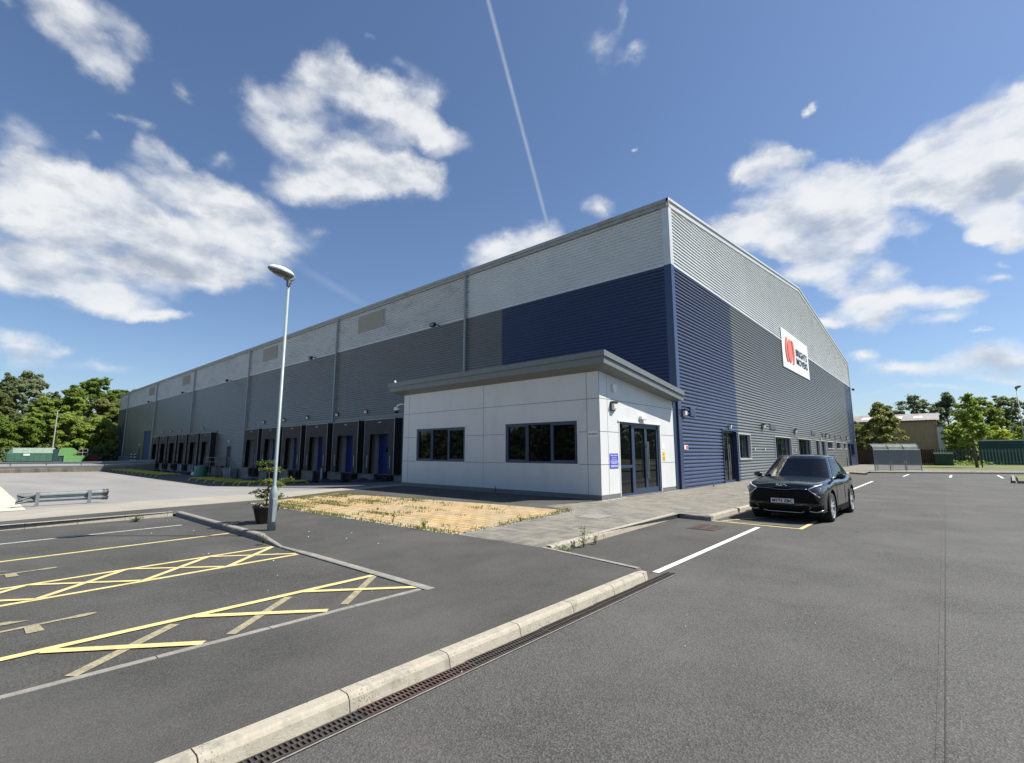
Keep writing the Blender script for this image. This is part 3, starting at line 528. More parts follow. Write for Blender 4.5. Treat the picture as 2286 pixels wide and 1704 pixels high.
# covers
mh = thing('manhole_cover', 'rusty red manhole cover set in the tarmac near the yellow bay', 'manhole cover', (-4.30, 11.67, .004), .0)
mb = MB(); mb.box(-.31, -.46, -.0, .31, .46, .006); obj('frame', mb, M['iron'], mh, local=True)
mb = MB(); mb.box(-.27, -.42, .0, -.004, .42, .010); mb.box(.004, -.42, .0, .27, .42, .010)
for i in range(-4, 5):
    for j in (-1, 1): mb.box(j * .14 - .09, i * .09 - .02, .01, j * .14 + .09, i * .09 + .02, .013)
obj('cover', mb, M['rust'], mh, local=True)
dc = thing('inspection_cover', 'grey inspection cover flush in the block paving by the tan patch', 'inspection cover', (-6.8, 10.86, .119), .02)
mb = MB(); mb.box(-.33, -.45, 0, .33, .45, .006); obj('frame', mb, M['groove'], dc, local=True)
mb = MB(); mb.box(-.29, -.41, 0, .29, .41, .009); obj('cover', mb, M['kerbgrey'], dc, local=True)
# planted traffic island at the right
isl = MB(); isl.poly([(2.95, 39.8, .13), (20, 39.8, .13), (20, 49.5, .13), (3.6, 49.5, .13)]); structure('island_grass', isl, M['grass'])
kerb('island_kerb', (20, 39.7), (2.9, 39.7), .15, .15, M['kerbgrey']); bpy.data.objects['island_kerb'].data.flip_normals()
kerb('island_kerb_side', (2.82, 39.7), (3.5, 49.6), .15, .15, M['kerbgrey'])
bpy.data.objects['island_kerb_side'].data.flip_normals()
gv = MB(); gv.poly([(-1.7, 61.6, .125), (5.2, 64.6, .125), (20, 72, .125), (60, 96, .125), (60, 160, .125), (-60, 160, .125), (-60, 83.5, .125), (-2.5, 83.1, .125)]); structure('grass_verge', gv, M['grass'])
# ================================================================== WAREHOUSE
X0, Y0, XL, YB, ZB, ZT = -8.83, 21.16, -128.8, 78.8, 10.48, 13.55
RY, RZ = 49.9, 16.65
WH = thing('warehouse', 'huge grey and blue ribbed metal warehouse with a row of loading docks', 'warehouse', (X0, Y0, 0))
PIT = .1713; PROF = [(0.0, 0.0), (.020, 0.0), (.026, .050), (.042, .062), (.095, .052), (.150, .014), (PIT, 0.0)]
def clad(name, mat_, plane, u0, u1, z0, z1, opens=(), toplim=None, grp=None):
    mb = MB(); segs = []
    k = int(math.floor((z0 - .2) / PIT))
    while True:
        base = .2 + k * PIT
        if base > z1: break
        for (a, da), (b, db) in zip(PROF[:-1], PROF[1:]):
            za, zb = base + a, base + b
            if zb <= z0 or za >= z1: continue
            if za < z0: da = da + (db - da) * (z0 - za) / (zb - za); za = z0
            if zb > z1: db = da + (db - da) * (z1 - za) / (zb - za); zb = z1
            segs.append((za, da, zb, db))
        k += 1
    for za, da, zb, db in segs:
        zm = (za + zb) / 2; iv = [(u0, u1)]
        for a, b, c, d in opens:
            if c < zm < d:
                nv = []
                for p, q in iv:
                    if b <= p or a >= q: nv.append((p, q)); continue
                    if p < a: nv.append((p, a))
                    if b < q: nv.append((b, q))
                iv = nv
        for p, q in iv:
            if toplim:
                lo, hi = toplim(zb); p = max(p, lo); q = min(q, hi)
                if q - p < .02: continue
            if plane == 'F': mb.quad((p, Y0 - da, za), (q, Y0 - da, za), (q, Y0 - db, zb), (p, Y0 - db, zb))
            else: mb.quad((X0 + da, p, za), (X0 + da, q, za), (X0 + db, q, zb), (X0 + db, p, zb))
    return obj(name, mb, mat_, WH, recalc=False)
DA = [-29.37 - 4.84 * k for k in range(6)]; DB = [-68.35 - 4.87 * k for k in range(6)]; DW = 3.91
A0, A1 = DA[-1] - DW, DA[0]; B0, B1 = DB[-1] - DW, DB[0]
fop = [(A0, A1, -2, 4.22), (B0, B1, -2, 4.22), (-64.3, -63.15, -2, 2.5), (-105.4, -100.9, -2, 5.45), (-108.3, -107.2, -2, 2.4)]
LV = [(-36.05, -32.25), (-55.65, -51.95), (-85.2, -81.75), (-104.85, -101.45)]
clad('cladding', M['clad_dark'], 'F', XL + 7.5, -19.55, .13, ZB, fop)['label'] = 'slate grey ribbed cladding of the long side'
clad('cladding', M['clad_blue'], 'F', -19.55, X0 - .25, .13, ZB)['label'] = 'dark blue ribbed cladding on the shaded corner'
clad('cladding', M['clad_blue'], 'F', XL, XL + 7.5, .13, ZB)
clad('cladding', M['clad_stain'], 'F', XL, -22.7, ZB, ZT, [(a, b, 11.66, 13.05) for a, b in LV])['label'] = 'stained silver ribbed cladding under the long eave'
clad('cladding', M['clad_light'], 'F', -22.7, X0 - .25, ZB, ZT)['label'] = 'clean silver ribbed cladding under the eave near the corner'
# gable openings (y0,y1,z0,z1)
GW = [(29.45, 31.65, 1.38, 2.78), (37.5, 42.2, .2, 2.82), (44.6, 49.6, .2, 2.84), (51.7, 53.6, .2, 2.83), (54.3, 56.6, .2, 2.83), (57.6, 61.1, 2.15, 2.82), (63.0, 66.4, 2.15, 2.84), (67.9, 70.3, 2.15, 2.83)]
GD = [(26.8, 29.05, .15, 2.9), (71.5, 73.2, .15, 2.82)]; GS = [(74.0, 76.5, 1.4, 2.82)]
gop = GW + GD + GS
def lim(z):
    if z <= ZT: return (-1e9, 1e9)
    t = min(1, (z - ZT) / (RZ - ZT)); return (Y0 + (RY - Y0) * t, YB - (YB - RY) * t)
clad('cladding', M['clad_blue'], 'G', Y0 + .25, 29.5, .13, ZB, gop)['label'] = 'sunlit blue ribbed cladding on the gable end'
clad('cladding', M['clad_dark'], 'G', 29.5, 73.6, .13, ZB, gop)['label'] = 'sunlit grey ribbed cladding on the gable end'
clad('cladding', M['clad_blue'], 'G', 73.6, YB, .13, ZB, gop)
clad('cladding', M['clad_light'], 'G', Y0 + .25, YB, ZB, RZ, toplim=lim)['label'] = 'silver ribbed cladding up to the gable roof line'
# corner flashings
for z0, z1, m in ((.13, ZB, 'clad_blue'), (ZB, ZT, 'trim_light')):
    mb = MB(); mb.box(X0 - .27, Y0 - .078, z0, X0 + .078, Y0 + .01, z1); mb.box(X0 - .01, Y0 + .0125, z0, X0 + .078, Y0 + .27, z1)
    obj('corner_flashing', mb, M[m], WH)
mb = MB(); mb.box(XL - .04, Y0 - .08, .0, XL + .2, Y0 + .02, ZT); obj('corner_flashing', mb, M['clad_dark'], WH)
mb = MB(); mb.box(X0 - .1, YB - .2, .13, X0 + .08, YB + .04, ZT); obj('corner_flashing', mb, M['trim_grey'], WH)
# band flashings: thin line between silver and dark sheets
mb = MB(); mb.box(XL, Y0 - .076, ZB - .03, X0 - .27, Y0 - .0, ZB + .03); mb.box(X0, Y0 + .27, ZB - .03, X0 + .076, YB - .2, ZB + .03); obj('band_flashing', mb, M['clad_light'], WH)
# body of the building behind the sheets
mb = MB(); mb.add([(X0 - .03, Y0 + .03, -1.3), (X0 - .03, YB, -1.3), (X0 - .03, YB, ZT - .05), (X0 - .03, RY, RZ - .05), (X0 - .03, Y0 + .03, ZT - .05)] + [(XL + .03, Y0 + .03, -1.3), (XL + .03, YB, -1.3), (XL + .03, YB, ZT - .05), (XL + .03, RY, RZ - .05), (XL + .03, Y0 + .03, ZT - .05)],
    [(5, 6, 7, 8, 9), (1, 6, 7, 2)]); obj('wall', mb, M['trim_grey'], WH)
# inner wall plates (seen through openings)
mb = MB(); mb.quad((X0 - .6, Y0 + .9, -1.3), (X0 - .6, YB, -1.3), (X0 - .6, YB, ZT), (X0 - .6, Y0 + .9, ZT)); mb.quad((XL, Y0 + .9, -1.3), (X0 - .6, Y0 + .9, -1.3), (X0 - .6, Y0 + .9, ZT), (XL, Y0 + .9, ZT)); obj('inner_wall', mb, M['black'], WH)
# roof with verge and eaves trims
mb = MB(); o_ = .12
for sgn, ye in ((-1, Y0 - o_), (1, YB + o_)):
    mb.quad((XL - .1, ye, ZT + .12), (X0 + .06, ye, ZT + .12), (X0 + .06, RY, RZ + .16), (XL - .1, RY, RZ + .16))
obj('roof', mb, M['roof'], WH)
mb = MB(); mb.box(XL - .1, Y0 - .20, ZT - .02, X0 + .13, Y0 - .05, ZT + .17); mb.box(XL - .1, Y0 - .15, ZT - .20, X0 + .13, Y0 - .045, ZT - .02); obj('eave_gutter', mb, M['gutter'], WH)
mb = MB()
for (ya, za), (yb, zb) in (((Y0 - .20, ZT), (RY, RZ + .05)), ((RY, RZ + .05), (YB + .15, ZT))):
    mb.prism([(X0 + .03, ya, za + .16), (X0 + .03, yb, zb + .16), (X0 + .03, yb, zb - .22), (X0 + .03, ya, za - .22)], (.06, 0, 0))
    mb.prism([(X0 + .09, ya, za + .19), (X0 + .09, yb, zb + .19), (X0 + .09, yb, zb + .06), (X0 + .09, ya, za + .06)], (.06, 0, 0))
obj('verge_trim', mb, M['trim_light'], WH)
# downpipes
for x, zt, zb_ in ((-22.72, ZT - .2, 4.6), (-39.3, ZT - .2, 4.25), (-59.05, ZT - .2, 4.15), (-79.05, ZT - .2, 4.15), (-99.3, ZT - .2, .1), (-120.6, ZT - .2, -.0)):
    mb = MB(); mb.tube([(x, Y0 - .19, zt), (x, Y0 - .19, zb_)], .085, 10); mb.box(x - .13, Y0 - .2, zt - .05, x + .13, Y0 - .03, zt + .12)
    for z in (zt - 2, zt - 4.5, zt - 7): mb.box(x - .12, Y0 - .26, z, x + .12, Y0 - .03, z + .05)
    obj('downpipe', mb, M['pipe'], WH)
# louvres
for a, b in LV:
    mb = MB(); mb.box(a, Y0 - .08, 11.66, b, Y0 + .02, 13.05); fr = obj('louvre', mb, M['louvre'], WH)
    mb = MB(); z = 11.74
    while z < 12.95: mb.add([(a + .08, Y0 - .085, z), (b - .08, Y0 - .085, z), (b - .08, Y0 - .115, z + .05), (a + .08, Y0 - .115, z + .05)], [(0, 1, 2, 3)]); z += .075
    obj('blades', mb, M['louvre'], fr)
# floodlights
for x in (-25.5, -43.2, -64.7, -82.8, -102.3):
    mb = MB(); mb.box(x - .03, Y0 - .55, ZB - .03, x + .03, Y0 - .03, ZB + .03); mb.box(x - .22, Y0 - .72, ZB - .20, x + .22, Y0 - .5, ZB + .06); f = obj('floodlight', mb, M['blackp'], WH)
    mb = MB(); mb.quad((x - .18, Y0 - .725, ZB - .18), (x + .18, Y0 - .725, ZB - .18), (x + .18, Y0 - .725, ZB + .03), (x - .18, Y0 - .725, ZB + .03)); obj('lens', mb, M['galvd'], f)
def bulkhead(name, par, c, nx, ny, s=1.0, m1='blackp'):
    """wall lamp: c on the wall, (nx,ny) outward"""
    c = Vector(c); n = Vector((nx, ny, 0)); t = Vector((-ny, nx, 0)); B = MB(); LN = MB()
    def bx(mb, t0, t1, n0, n1, z0, z1):
        p = [c + t * a + n * b + Vector((0, 0, z)) for z in (z0, z1) for a, b in ((t0, n0), (t1, n0), (t1, n1), (t0, n1))]
        mb.add(p, [(0,3,2,1),(4,5,6,7),(0,1,5,4),(1,2,6,5),(2,3,7,6),(3,0,4,7)])
    bx(B, -.17*s, .17*s, 0, .05*s, -.22*s, .16*s); bx(B, -.17*s, .17*s, .05*s, .19*s, .10*s, .17*s)
    vs = [(-.14*s, .05*s, -.18*s), (.14*s, .05*s, -.18*s), (.14*s, .05*s, .095*s), (-.14*s, .05*s, .095*s), (-.10*s, .16*s, -.12*s), (.10*s, .16*s, -.12*s), (.12*s, .17*s, .09*s), (-.12*s, .17*s, .09*s)]
    LN.add([c + t * a + n * b + Vector((0, 0, z)) for a, b, z in vs], [(4, 5, 6, 7), (0, 1, 5, 4), (1, 2, 6, 5), (2, 3, 7, 6), (3, 0, 4, 7)])
    o = obj(name, B, M[m1], par); obj('lens', LN, M['lampw'], o); return o
for x in (-34.2, -38.7, -44.1, -49.1, -54.0, -73.7, -83.7, -88.5, -93.4): bulkhead('wall_lamp', WH, (x, Y0 - .07, 4.95), 0, -1, .85)
# dock header strips and concrete plinth
mb = MB(); mb.box(A0 - .15, Y0 - .09, 4.22, A1 + .25, Y0 - .005, 4.52); mb.box(B0 - .15, Y0 - .09, 4.22, B1 + .15, Y0 - .005, 4.5); mb.box(A1 + .02, Y0 - .09, .13, A1 + .25, Y0 - .005, 4.2); obj('dock_header', mb, M['trim_grey'], WH)
mb = MB(); mb.box(-99, Y0 - .10, -1.3, X0 - 11.5, Y0 + .02, .125); obj('plinth', mb, M['concrete'], WH)
mb = MB(); mb.box(XL, Y0 - .06, -.3, -99.02, Y0 + .02, .125); obj('plinth', mb, M['groove'], WH); mb = MB(); mb.box(X0 - .2, Y0 + .2, -.1, X0 + .03, YB, .127); obj('plinth', mb, M['groove'], WH)
# twelve dock shelters
def dock(xr, blue):
    xl = xr - DW; yf = 20.46; zt, zb_ = 4.20, .14; oL, oR, oz = xl + .74, xr - .76, 3.08
    S = MB()
    t = .05
    S.box(xl, yf + .01, zb_, xl + t, Y0 - .07, zt); S.box(xr - t, yf + .01, zb_, xr, Y0 - .07, zt); S.box(xl + t, yf + .01, zt - t, xr - t, Y0 - .07, zt)
    sh = obj('dock_shelter', S, M['rubber2'], WH)
    C = MB(); C.box(xl + .02, yf - .012, oz, xr - .02, yf + .012, zt - .02); obj('top_curtain', C, M['rubber'], sh)
    for a, b, c, d in ((xl + .02, oL - .0, oL + .10, xl + .02), ):
        C = MB(); C.prism([(xl + .02, yf, zb_), (oL - .06, yf, zb_), (oL + .04, yf, oz), (xl + .02, yf, oz)], (0, .02, 0)); obj('side_curtain', C, M['rubber'], sh)
        C = MB(); C.prism([(oR + .06, yf, zb_), (xr - .02, yf, zb_), (xr - .02, yf, oz), (oR - .04, yf, oz)], (0, .02, 0)); obj('side_curtain', C, M['rubber'], sh)
    E_ = MB(); E_.box(xr - .045, yf - .03, zb_, xr + .005, yf - .013, zt); E_.box(xl - .005, yf - .03, zb_, xl + .03, yf - .013, zt); E_.box(xl + .03, yf - .03, zt - .035, xr - .045, yf - .013, zt + .01); obj('edge_strip', E_, M['edge'], sh)
    for g in ((xl + .42, .62, xl + .50, 1.5), (xr - .52, .62, xr - .44, 1.5), ((xl + xr) / 2 - .2, 3.92, (xl + xr) / 2 + .2, 4.0)):
        G_ = MB(); G_.box(g[0], yf - .02, g[1], g[2], yf - .013, g[3]); obj('guide_mark', G_, M['edge'], sh)
    # door and its concrete frame inside
    D = MB(); D.box(xl + .55, Y0 + .22, -.1, xr - .55, Y0 + .26, 3.3)
    for z in (.62, 1.24, 1.86, 2.48, 3.1): D.box(xl + .55, Y0 + .205, z - .02, xr - .55, Y0 + .22, z)
    dd = obj('dock_door', D, M['bluedoor'], WH)
    D = MB(); D.box((xl + xr) / 2 - .35, Y0 + .19, 1.75, (xl + xr) / 2 + .35, Y0 + .204, 2.1); obj('window', D, M['glass'], dd)
    F = MB(); F.box(xl, Y0 - .05, .13, xl + .6, Y0 + .3, 4.2); F.box(xr - .6, Y0 - .05, .13, xr, Y0 + .3, 4.2); F.box(xl + .6, Y0 - .05, 3.3, xr - .6, Y0 + .3, 4.2); obj('door_surround', F, M['edge'], WH)
    # leveller pit and rubber bumpers
    L_ = MB(); L_.box(xl + .85, Y0 - .30, -.78, xr - .85, Y0 - .11, .10); lv = obj('dock_leveller', L_, M['black'], WH)
    for bx_ in (xl + 1.15, xr - 1.45):
        b = MB(); b.box(bx_, Y0 - .46, -.5, bx_ + .3, Y0 - .305, -.05); obj('bumper', b, M['rubber2'], lv)
    return sh
for x in DA + DB: dock(x, True)
# personnel doors and roller door on the long side
def fdoor(x0, x1, z0, z1, m='navy', nm='door'):
    mb = MB(); mb.box(x0, Y0 + .12, z0, x1, Y0 + .16, z1); d = obj(nm, mb, M[m], WH)
    f = MB(); f.box(x0 - .06, Y0 - .085, z0, x0, Y0 + .13, z1 + .06); f.box(x1, Y0 - .085, z0, x1 + .06, Y0 + .13, z1 + .06); f.box(x0, Y0 - .085, z1, x1, Y0 + .13, z1 + .06); obj('frame', f, M['trim_grey'], d)
    return d
d = fdoor(-64.3, -63.15, .25, 2.44); mb = MB(); mb.box(-63.35, Y0 + .07, 1.2, -63.28, Y0 + .12, 1.35); obj('handle', mb, M['steel'], d)
fdoor(-108.3, -107.2, .1, 2.35)
d = fdoor(-105.4, -100.9, .0, 5.4, 'bluedoor', 'roller_door'); mb = MB()
for i in range(26): mb.box(-105.35, Y0 + .10, .1 + i * .2, -100.95, Y0 + .118, .2 + i * .2)
obj('slats', mb, M['bluedoor'], d)
for x, z in ((-63.7, 3.05), (-107.7, 3.1)): bulkhead('wall_lamp', WH, (x, Y0 - .07, z), 0, -1, .8, 'whitetrim')
# ---- gable end doors and windows
def gframe(par, y0, y1, z0, z1, x=X0 - .12, w=.07, m='navy', mull=()):
    mb = MB(); mb.box(x - .03, y0, z0, x + .04, y0 + w, z1); mb.box(x - .03, y1 - w, z0, x + .04, y1, z1); mb.box(x - .03, y0 + w, z1 - w, x + .04, y1 - w, z1); mb.box(x - .03, y0 + w, z0, x + .04, y1 - w, z0 + w)
    for q in mull: mb.box(x - .025, q - w / 2, z0 + w, x + .035, q + w / 2, z1 - w)
    return obj('frame', mb, M[m], par)
def greveal(par, y0, y1, z0, z1, m='trim_light', sill=True):
    mb = MB(); mb.box(X0 - .16, y0 - .06, z0 - (.06 if sill else 0), X0 + .082, y0, z1 + .06); mb.box(X0 - .16, y1, z0 - (.06 if sill else 0), X0 + .082, y1 + .06, z1 + .06); mb.box(X0 - .16, y0, z1, X0 + .082, y1, z1 + .06)
    if sill: mb.box(X0 - .16, y0, z0 - .06, X0 + .11, y1, z0)
    return obj('reveal', mb, M[m], par)
for i, (y0, y1, z0, z1) in enumerate(GW + GS):
    mb = MB(); mb.quad((X0 - .125, y0, z0), (X0 - .125, y1, z0), (X0 - .125, y1, z1), (X0 - .125, y0, z1)); w_ = obj('window', mb, M['glass'], WH)
    n = max(1, round((y1 - y0) / 1.2)); gframe(w_, y0, y1, z0, z1, m='navy', mull=[y0 + (y1 - y0) * k / n for k in range(1, n)])
    greveal(w_, y0, y1, z0, z1, 'trim_light' if y0 < 74 else 'clad_blue')
for i, (y0, y1, z0, z1) in enumerate(GD):
    mb = MB(); mb.box(X0 - .16, y0 + .07, z0, X0 - .115, y1 - .07, z1 - .07); d = obj('door', mb, M['glass'] if i == 0 else M['navy'], WH)
    gframe(d, y0, y1, z0, z1, w=.09, mull=[(y0 + y1) / 2]); greveal(d, y0, y1, z0, z1, 'clad_blue', False)
    mb = MB()
    for yy in ((y0 + y1) / 2 - .14, (y0 + y1) / 2 + .14): mb.tube([(X0 - .03, yy, .75), (X0 - .03, yy, 2.15)], .02, 8); mb.tube([(X0 - .1, yy, .85), (X0 - .03, yy, .85)], .012, 6); mb.tube([(X0 - .1, yy, 2.05), (X0 - .03, yy, 2.05)], .012, 6)
    obj('handle', mb, M['steel'], d)
for y, z in ((21.62, 3.52), (34.5, 3.42), (43.6, 3.4), (57.0, 3.42), (70.75, 3.5), (77.0, 3.4)): bulkhead('wall_lamp', WH, (X0 + .07, y, z), 1, 0, .95)
for y, z in ((27.95, 3.12), (54.0, 3.0), (72.4, 3.05)): bulkhead('door_lamp', WH, (X0 + .07, y, z), 1, 0, .6, 'whitetrim')
for y0, y1, z in ((22.45, 23.1, 3.62), (36.4, 38.0, 3.5), (50.2, 51.8, 3.5), (55.2, 56.0, 3.48), (59.2, 60.2, 3.45), (62.5, 63.5, 3.45), (66.5, 67.4, 3.45)):
    mb = MB(); mb.box(X0 + .02, y0, z - .2, X0 + .09, y1, z + .2)
    for k in range(5): mb.box(X0 + .09, y0 + .04, z - .16 + k * .07, X0 + .102, y1 - .04, z - .12 + k * .07)
    obj('vent_grille', mb, M['clad_blue'] if y0 < 29 else M['trim_grey'], WH)
mb = MB(); mb.box(X0 + .06, 21.55, 1.86, X0 + .082, 21.98, 2.06); w_ = obj('notice', mb, M['signw'], WH); mb = MB(); mb.box(X0 + .082, 21.74, 1.88, X0 + .086, 21.95, 2.04); obj('print', mb, M['signr'], w_)
mb = MB(); mb.tube([(X0 + .2, 68.6, .1), (X0 + .2, 68.6, 1.2)], .04, 8); obj('bollard', mb, M['blackp'], WH)
for y in (32.4, 34.6, 43.4, 50.6, 62.0):
    mb = MB(); mb.box(X0 + .06, y - .05, 1.9, X0 + .13, y + .05, 2.02); obj('wall_sensor', mb, M['signw'], WH)
# CCTV on the far top corner
mb = MB(); mb.tube([(X0, YB, 10.3), (X0 + .3, YB + .6, 10.3)], .03, 6); mb.lathe([(.02, .1), (.16, .05), (.16, -.08), (.1, -.2)], (X0 + .3, YB + .65, 10.25), 10); obj('security_camera', mb, M['blackp'], WH)
# ---- company sign high on the gable
SG = MB(); SG.box(X0 + .07, 41.65, 8.37, X0 + .10, 51.45, 11.53); sg = obj('sign_board', SG, M['signw'], WH)
def yzpoly(mb, pts, x0=X0 + .10, d=.05): mb.prism([(x0, y, z) for y, z in pts], (d, 0, 0))
def crescent(y, w, sgn, z0=9.0, z1=10.95, bulge=.38, n=10):
    a = []; b = []
    for i in range(n + 1):
        t = i / n; z = z0 + (z1 - z0) * t; c = bulge * (1 - (2 * t - 1) ** 2)
        a.append((y - sgn * c, z)); b.append((y + w - sgn * c, z))
    return a + b[::-1]
E_ = [(44.15 + .78 * math.cos(a), 9.97 + .98 * math.sin(a)) for a in [2 * math.pi * k / 24 for k in range(24)]]
for pts in (crescent(43.0, .5, 1), E_, crescent(44.85, .5, -1)):
    mb = MB(); yzpoly(mb, pts); obj('emblem', mb, M['coral'], sg)
for s_, z in (('BRIGHTS', 9.92), ('MOVERS', 9.16)):
    tm = text_mesh(s_, 1.02, 0, .022, sx=1.0); w = max(v[0] for v in tm.v); k = 4.5 / w
    tm.v = [(X0 + .125, 46.3 + v[0] * k, z + v[1] * .82) for v in tm.v]; obj('lettering', tm, M['signk'], sg, recalc=False)
# ================================================================== RECEPTION BLOCK
AX0, AX1, AY0, AY1 = -20.2, -8.86, 14.58, 20.72
RB = thing('reception_building', 'low white panelled reception block with blue framed windows in front of the warehouse', 'reception building', (AX1, AY0, .12))
def pan(mb, plane, u0, u1, z0, z1, opens=(), g=.009):
    """flat panel with the openings left out; plane F: y=AY0, S: x=AX1"""
    rects = [(u0 + g, u1 - g, z0 + g, z1 - g)]
    for a, b, c, d in opens:
        nr = []
        for p, q, r, s in rects:
            if b <= p or a >= q or d <= r or c >= s: nr.append((p, q, r, s)); continue
            if p < a: nr.append((p, a, r, s))
            if b < q: nr.append((b, q, r, s))
            pa, qb = max(p, a), min(q, b)
            if r < c: nr.append((pa, qb, r, c))
            if d < s: nr.append((pa, qb, d, s))
        rects = nr
    for p, q, r, s in rects:
        if plane == 'F': mb.quad((p, AY0, r), (q, AY0, r), (q, AY0, s), (p, AY0, s))
        else: mb.quad((AX1, p, r), (AX1, q, r), (AX1, q, s), (AX1, p, s))
WN = [(-19.1, -15.68, 1.32, 2.84), (-13.28, -9.80, 1.32, 2.86)]; DR = (15.93, 19.3, .14, 2.85)
zs = [.27, 1.31, 2.45, 3.61, 4.62]
mb = MB()
for a, b in ((AX0, -19.75), (-19.75, -14.55), (-14.55, -9.38), (-9.38, AX1 - .0)):
    for r, s in zip(zs[:-1], zs[1:]): pan(mb, 'F', a, b, r, s, WN)
def ztop(y): return 4.62 - (y - AY0) / (AY1 - AY0) * .62
for a, b in ((AY0, 15.11), (15.11, AY1)):
    for r, s in zip(zs[:-2], zs[1:-1]): pan(mb, 'S', a, b, r, s, [DR])
    g = .009; mb.add([(AX1, a + g, 3.61 + g), (AX1, b - g, 3.61 + g), (AX1, b - g, ztop(b)), (AX1, a + g, ztop(a))], [(0, 1, 2, 3)])
obj('wall', mb, M['panel'], RB, recalc=False)
mb = MB()      # backing behind the joints, with the openings left free
def back(plane, u0, u1, opens):
    b2 = MB(); global AY0, AX1
    oy, ox = AY0, AX1; AY0 += .012; AX1 -= .012
    pan(b2, plane, u0, u1, .12, 4.0, opens, 0); AY0, AX1 = oy, ox; return b2
for b2 in (back('F', AX0, AX1 - .012, WN), back('S', AY0 + .012, AY1, [DR])): mb.add(b2.v, b2.f)
mb.quad((AX0, AY0 + .012, 4.0), (AX1 - .012, AY0 + .012, 4.0), (AX1 - .012, AY0 + .012, 4.6), (AX0, AY0 + .012, 4.6))
mb.quad((AX1 - .012, AY0 + .012, 4.0), (AX1 - .012, AY1, 4.0), (AX1 - .012, AY1, 4.0), (AX1 - .012, AY0 + .012, 4.6))
obj('joint_backing', mb, M['groove'], RB, recalc=False)
mb = MB(); mb.box(AX0, AY0 + .02, .1, AX0 + .02, Y0 - .05, 4.4); obj('end_wall', mb, M['panel'], RB)
mb = MB(); mb.box(AX0 - .02, AY0 - .02, .1, AX1 + .02, AY0 + .011, .265); mb.box(AX1 - .011, AY0 + .0112, .1, AX1 + .02, DR[0] - .05, .265); mb.box(AX1 - .011, DR[1] + .05, .1, AX1 + .012, AY1, .2); obj('base_flashing', mb, M['trim_grey'], RB)
mb = MB(); mb.box(AX1 - .06, AY1 + .005, .1, AX1 + .02, Y0 - .06, 4.1); obj('corner_post', mb, M['navy'], RB)
# dim interior so the glass shows depth
mb = MB(); mb.box(AX0 + .1, AY0 + 2.8, .12, AX1 - 2.2, AY0 + 2.85, 3.4); mb.quad((AX0, AY0 + .1, .13), (AX1 - .1, AY0 + .1, .13), (AX1 - .1, AY1, .13), (AX0, AY1, .13)); obj('interior', mb, M['groove'], RB)
# roof: monopitch falling towards the warehouse, with a two step fascia
rx0, rx1, ry0, ry1 = -20.95, -8.33, 14.10, 20.82
def rz(y): return 5.19 - (y - ry0) / (ry1 - ry0) * .80
mb = MB(); mb.quad((rx0, ry0, rz(ry0) - .03), (rx1, ry0, rz(ry0) - .03), (rx1, ry1, rz(ry1) - .03), (rx0, ry1, rz(ry1) - .03)); obj('roof', mb, M['trim_grey'], RB)
def fband(lo, hi, inset, m, nm):
    mb = MB(); a = inset
    mb.box(rx0 + a, ry0 + a, rz(ry0) + lo, rx1 - a, ry0 + a + .05, rz(ry0) + hi)
    for x in (rx1 - a - .05, rx0 + a):
        mb.prism([(x, ry0 + a + .05, rz(ry0) + lo), (x, ry1 + .0, rz(ry1) + lo), (x, ry1, rz(ry1) + hi), (x, ry0 + a + .05, rz(ry0) + hi)], (.05, 0, 0))
    return obj(nm, mb, M[m], RB)
fband(-.20, 0, 0, 'trim_grey', 'upper_fascia'); fband(-.44, -.202, .05, 'trim_grey', 'lower_fascia')
mb = MB(); zf = rz(ry0) - .42
mb.add([(rx0 + .06, ry0 + .06, rz(ry0) - .43), (rx1 - .06, ry0 + .06, rz(ry0) - .43), (AX1 - .02, AY0 + .02, 4.56), (AX0, AY0 + .02, 4.56), (rx1 - .06, ry1, rz(ry1) - .38), (AX1 - .02, AY1 + .1, 3.94), (rx0 + .06, ry1, rz(ry1) - .38), (AX0, AY1 + .1, 3.94)],
    [(0, 1, 2, 3), (1, 4, 5, 2), (0, 3, 7, 6)]); obj('soffit', mb, M['trim_grey'], RB, recalc=False)
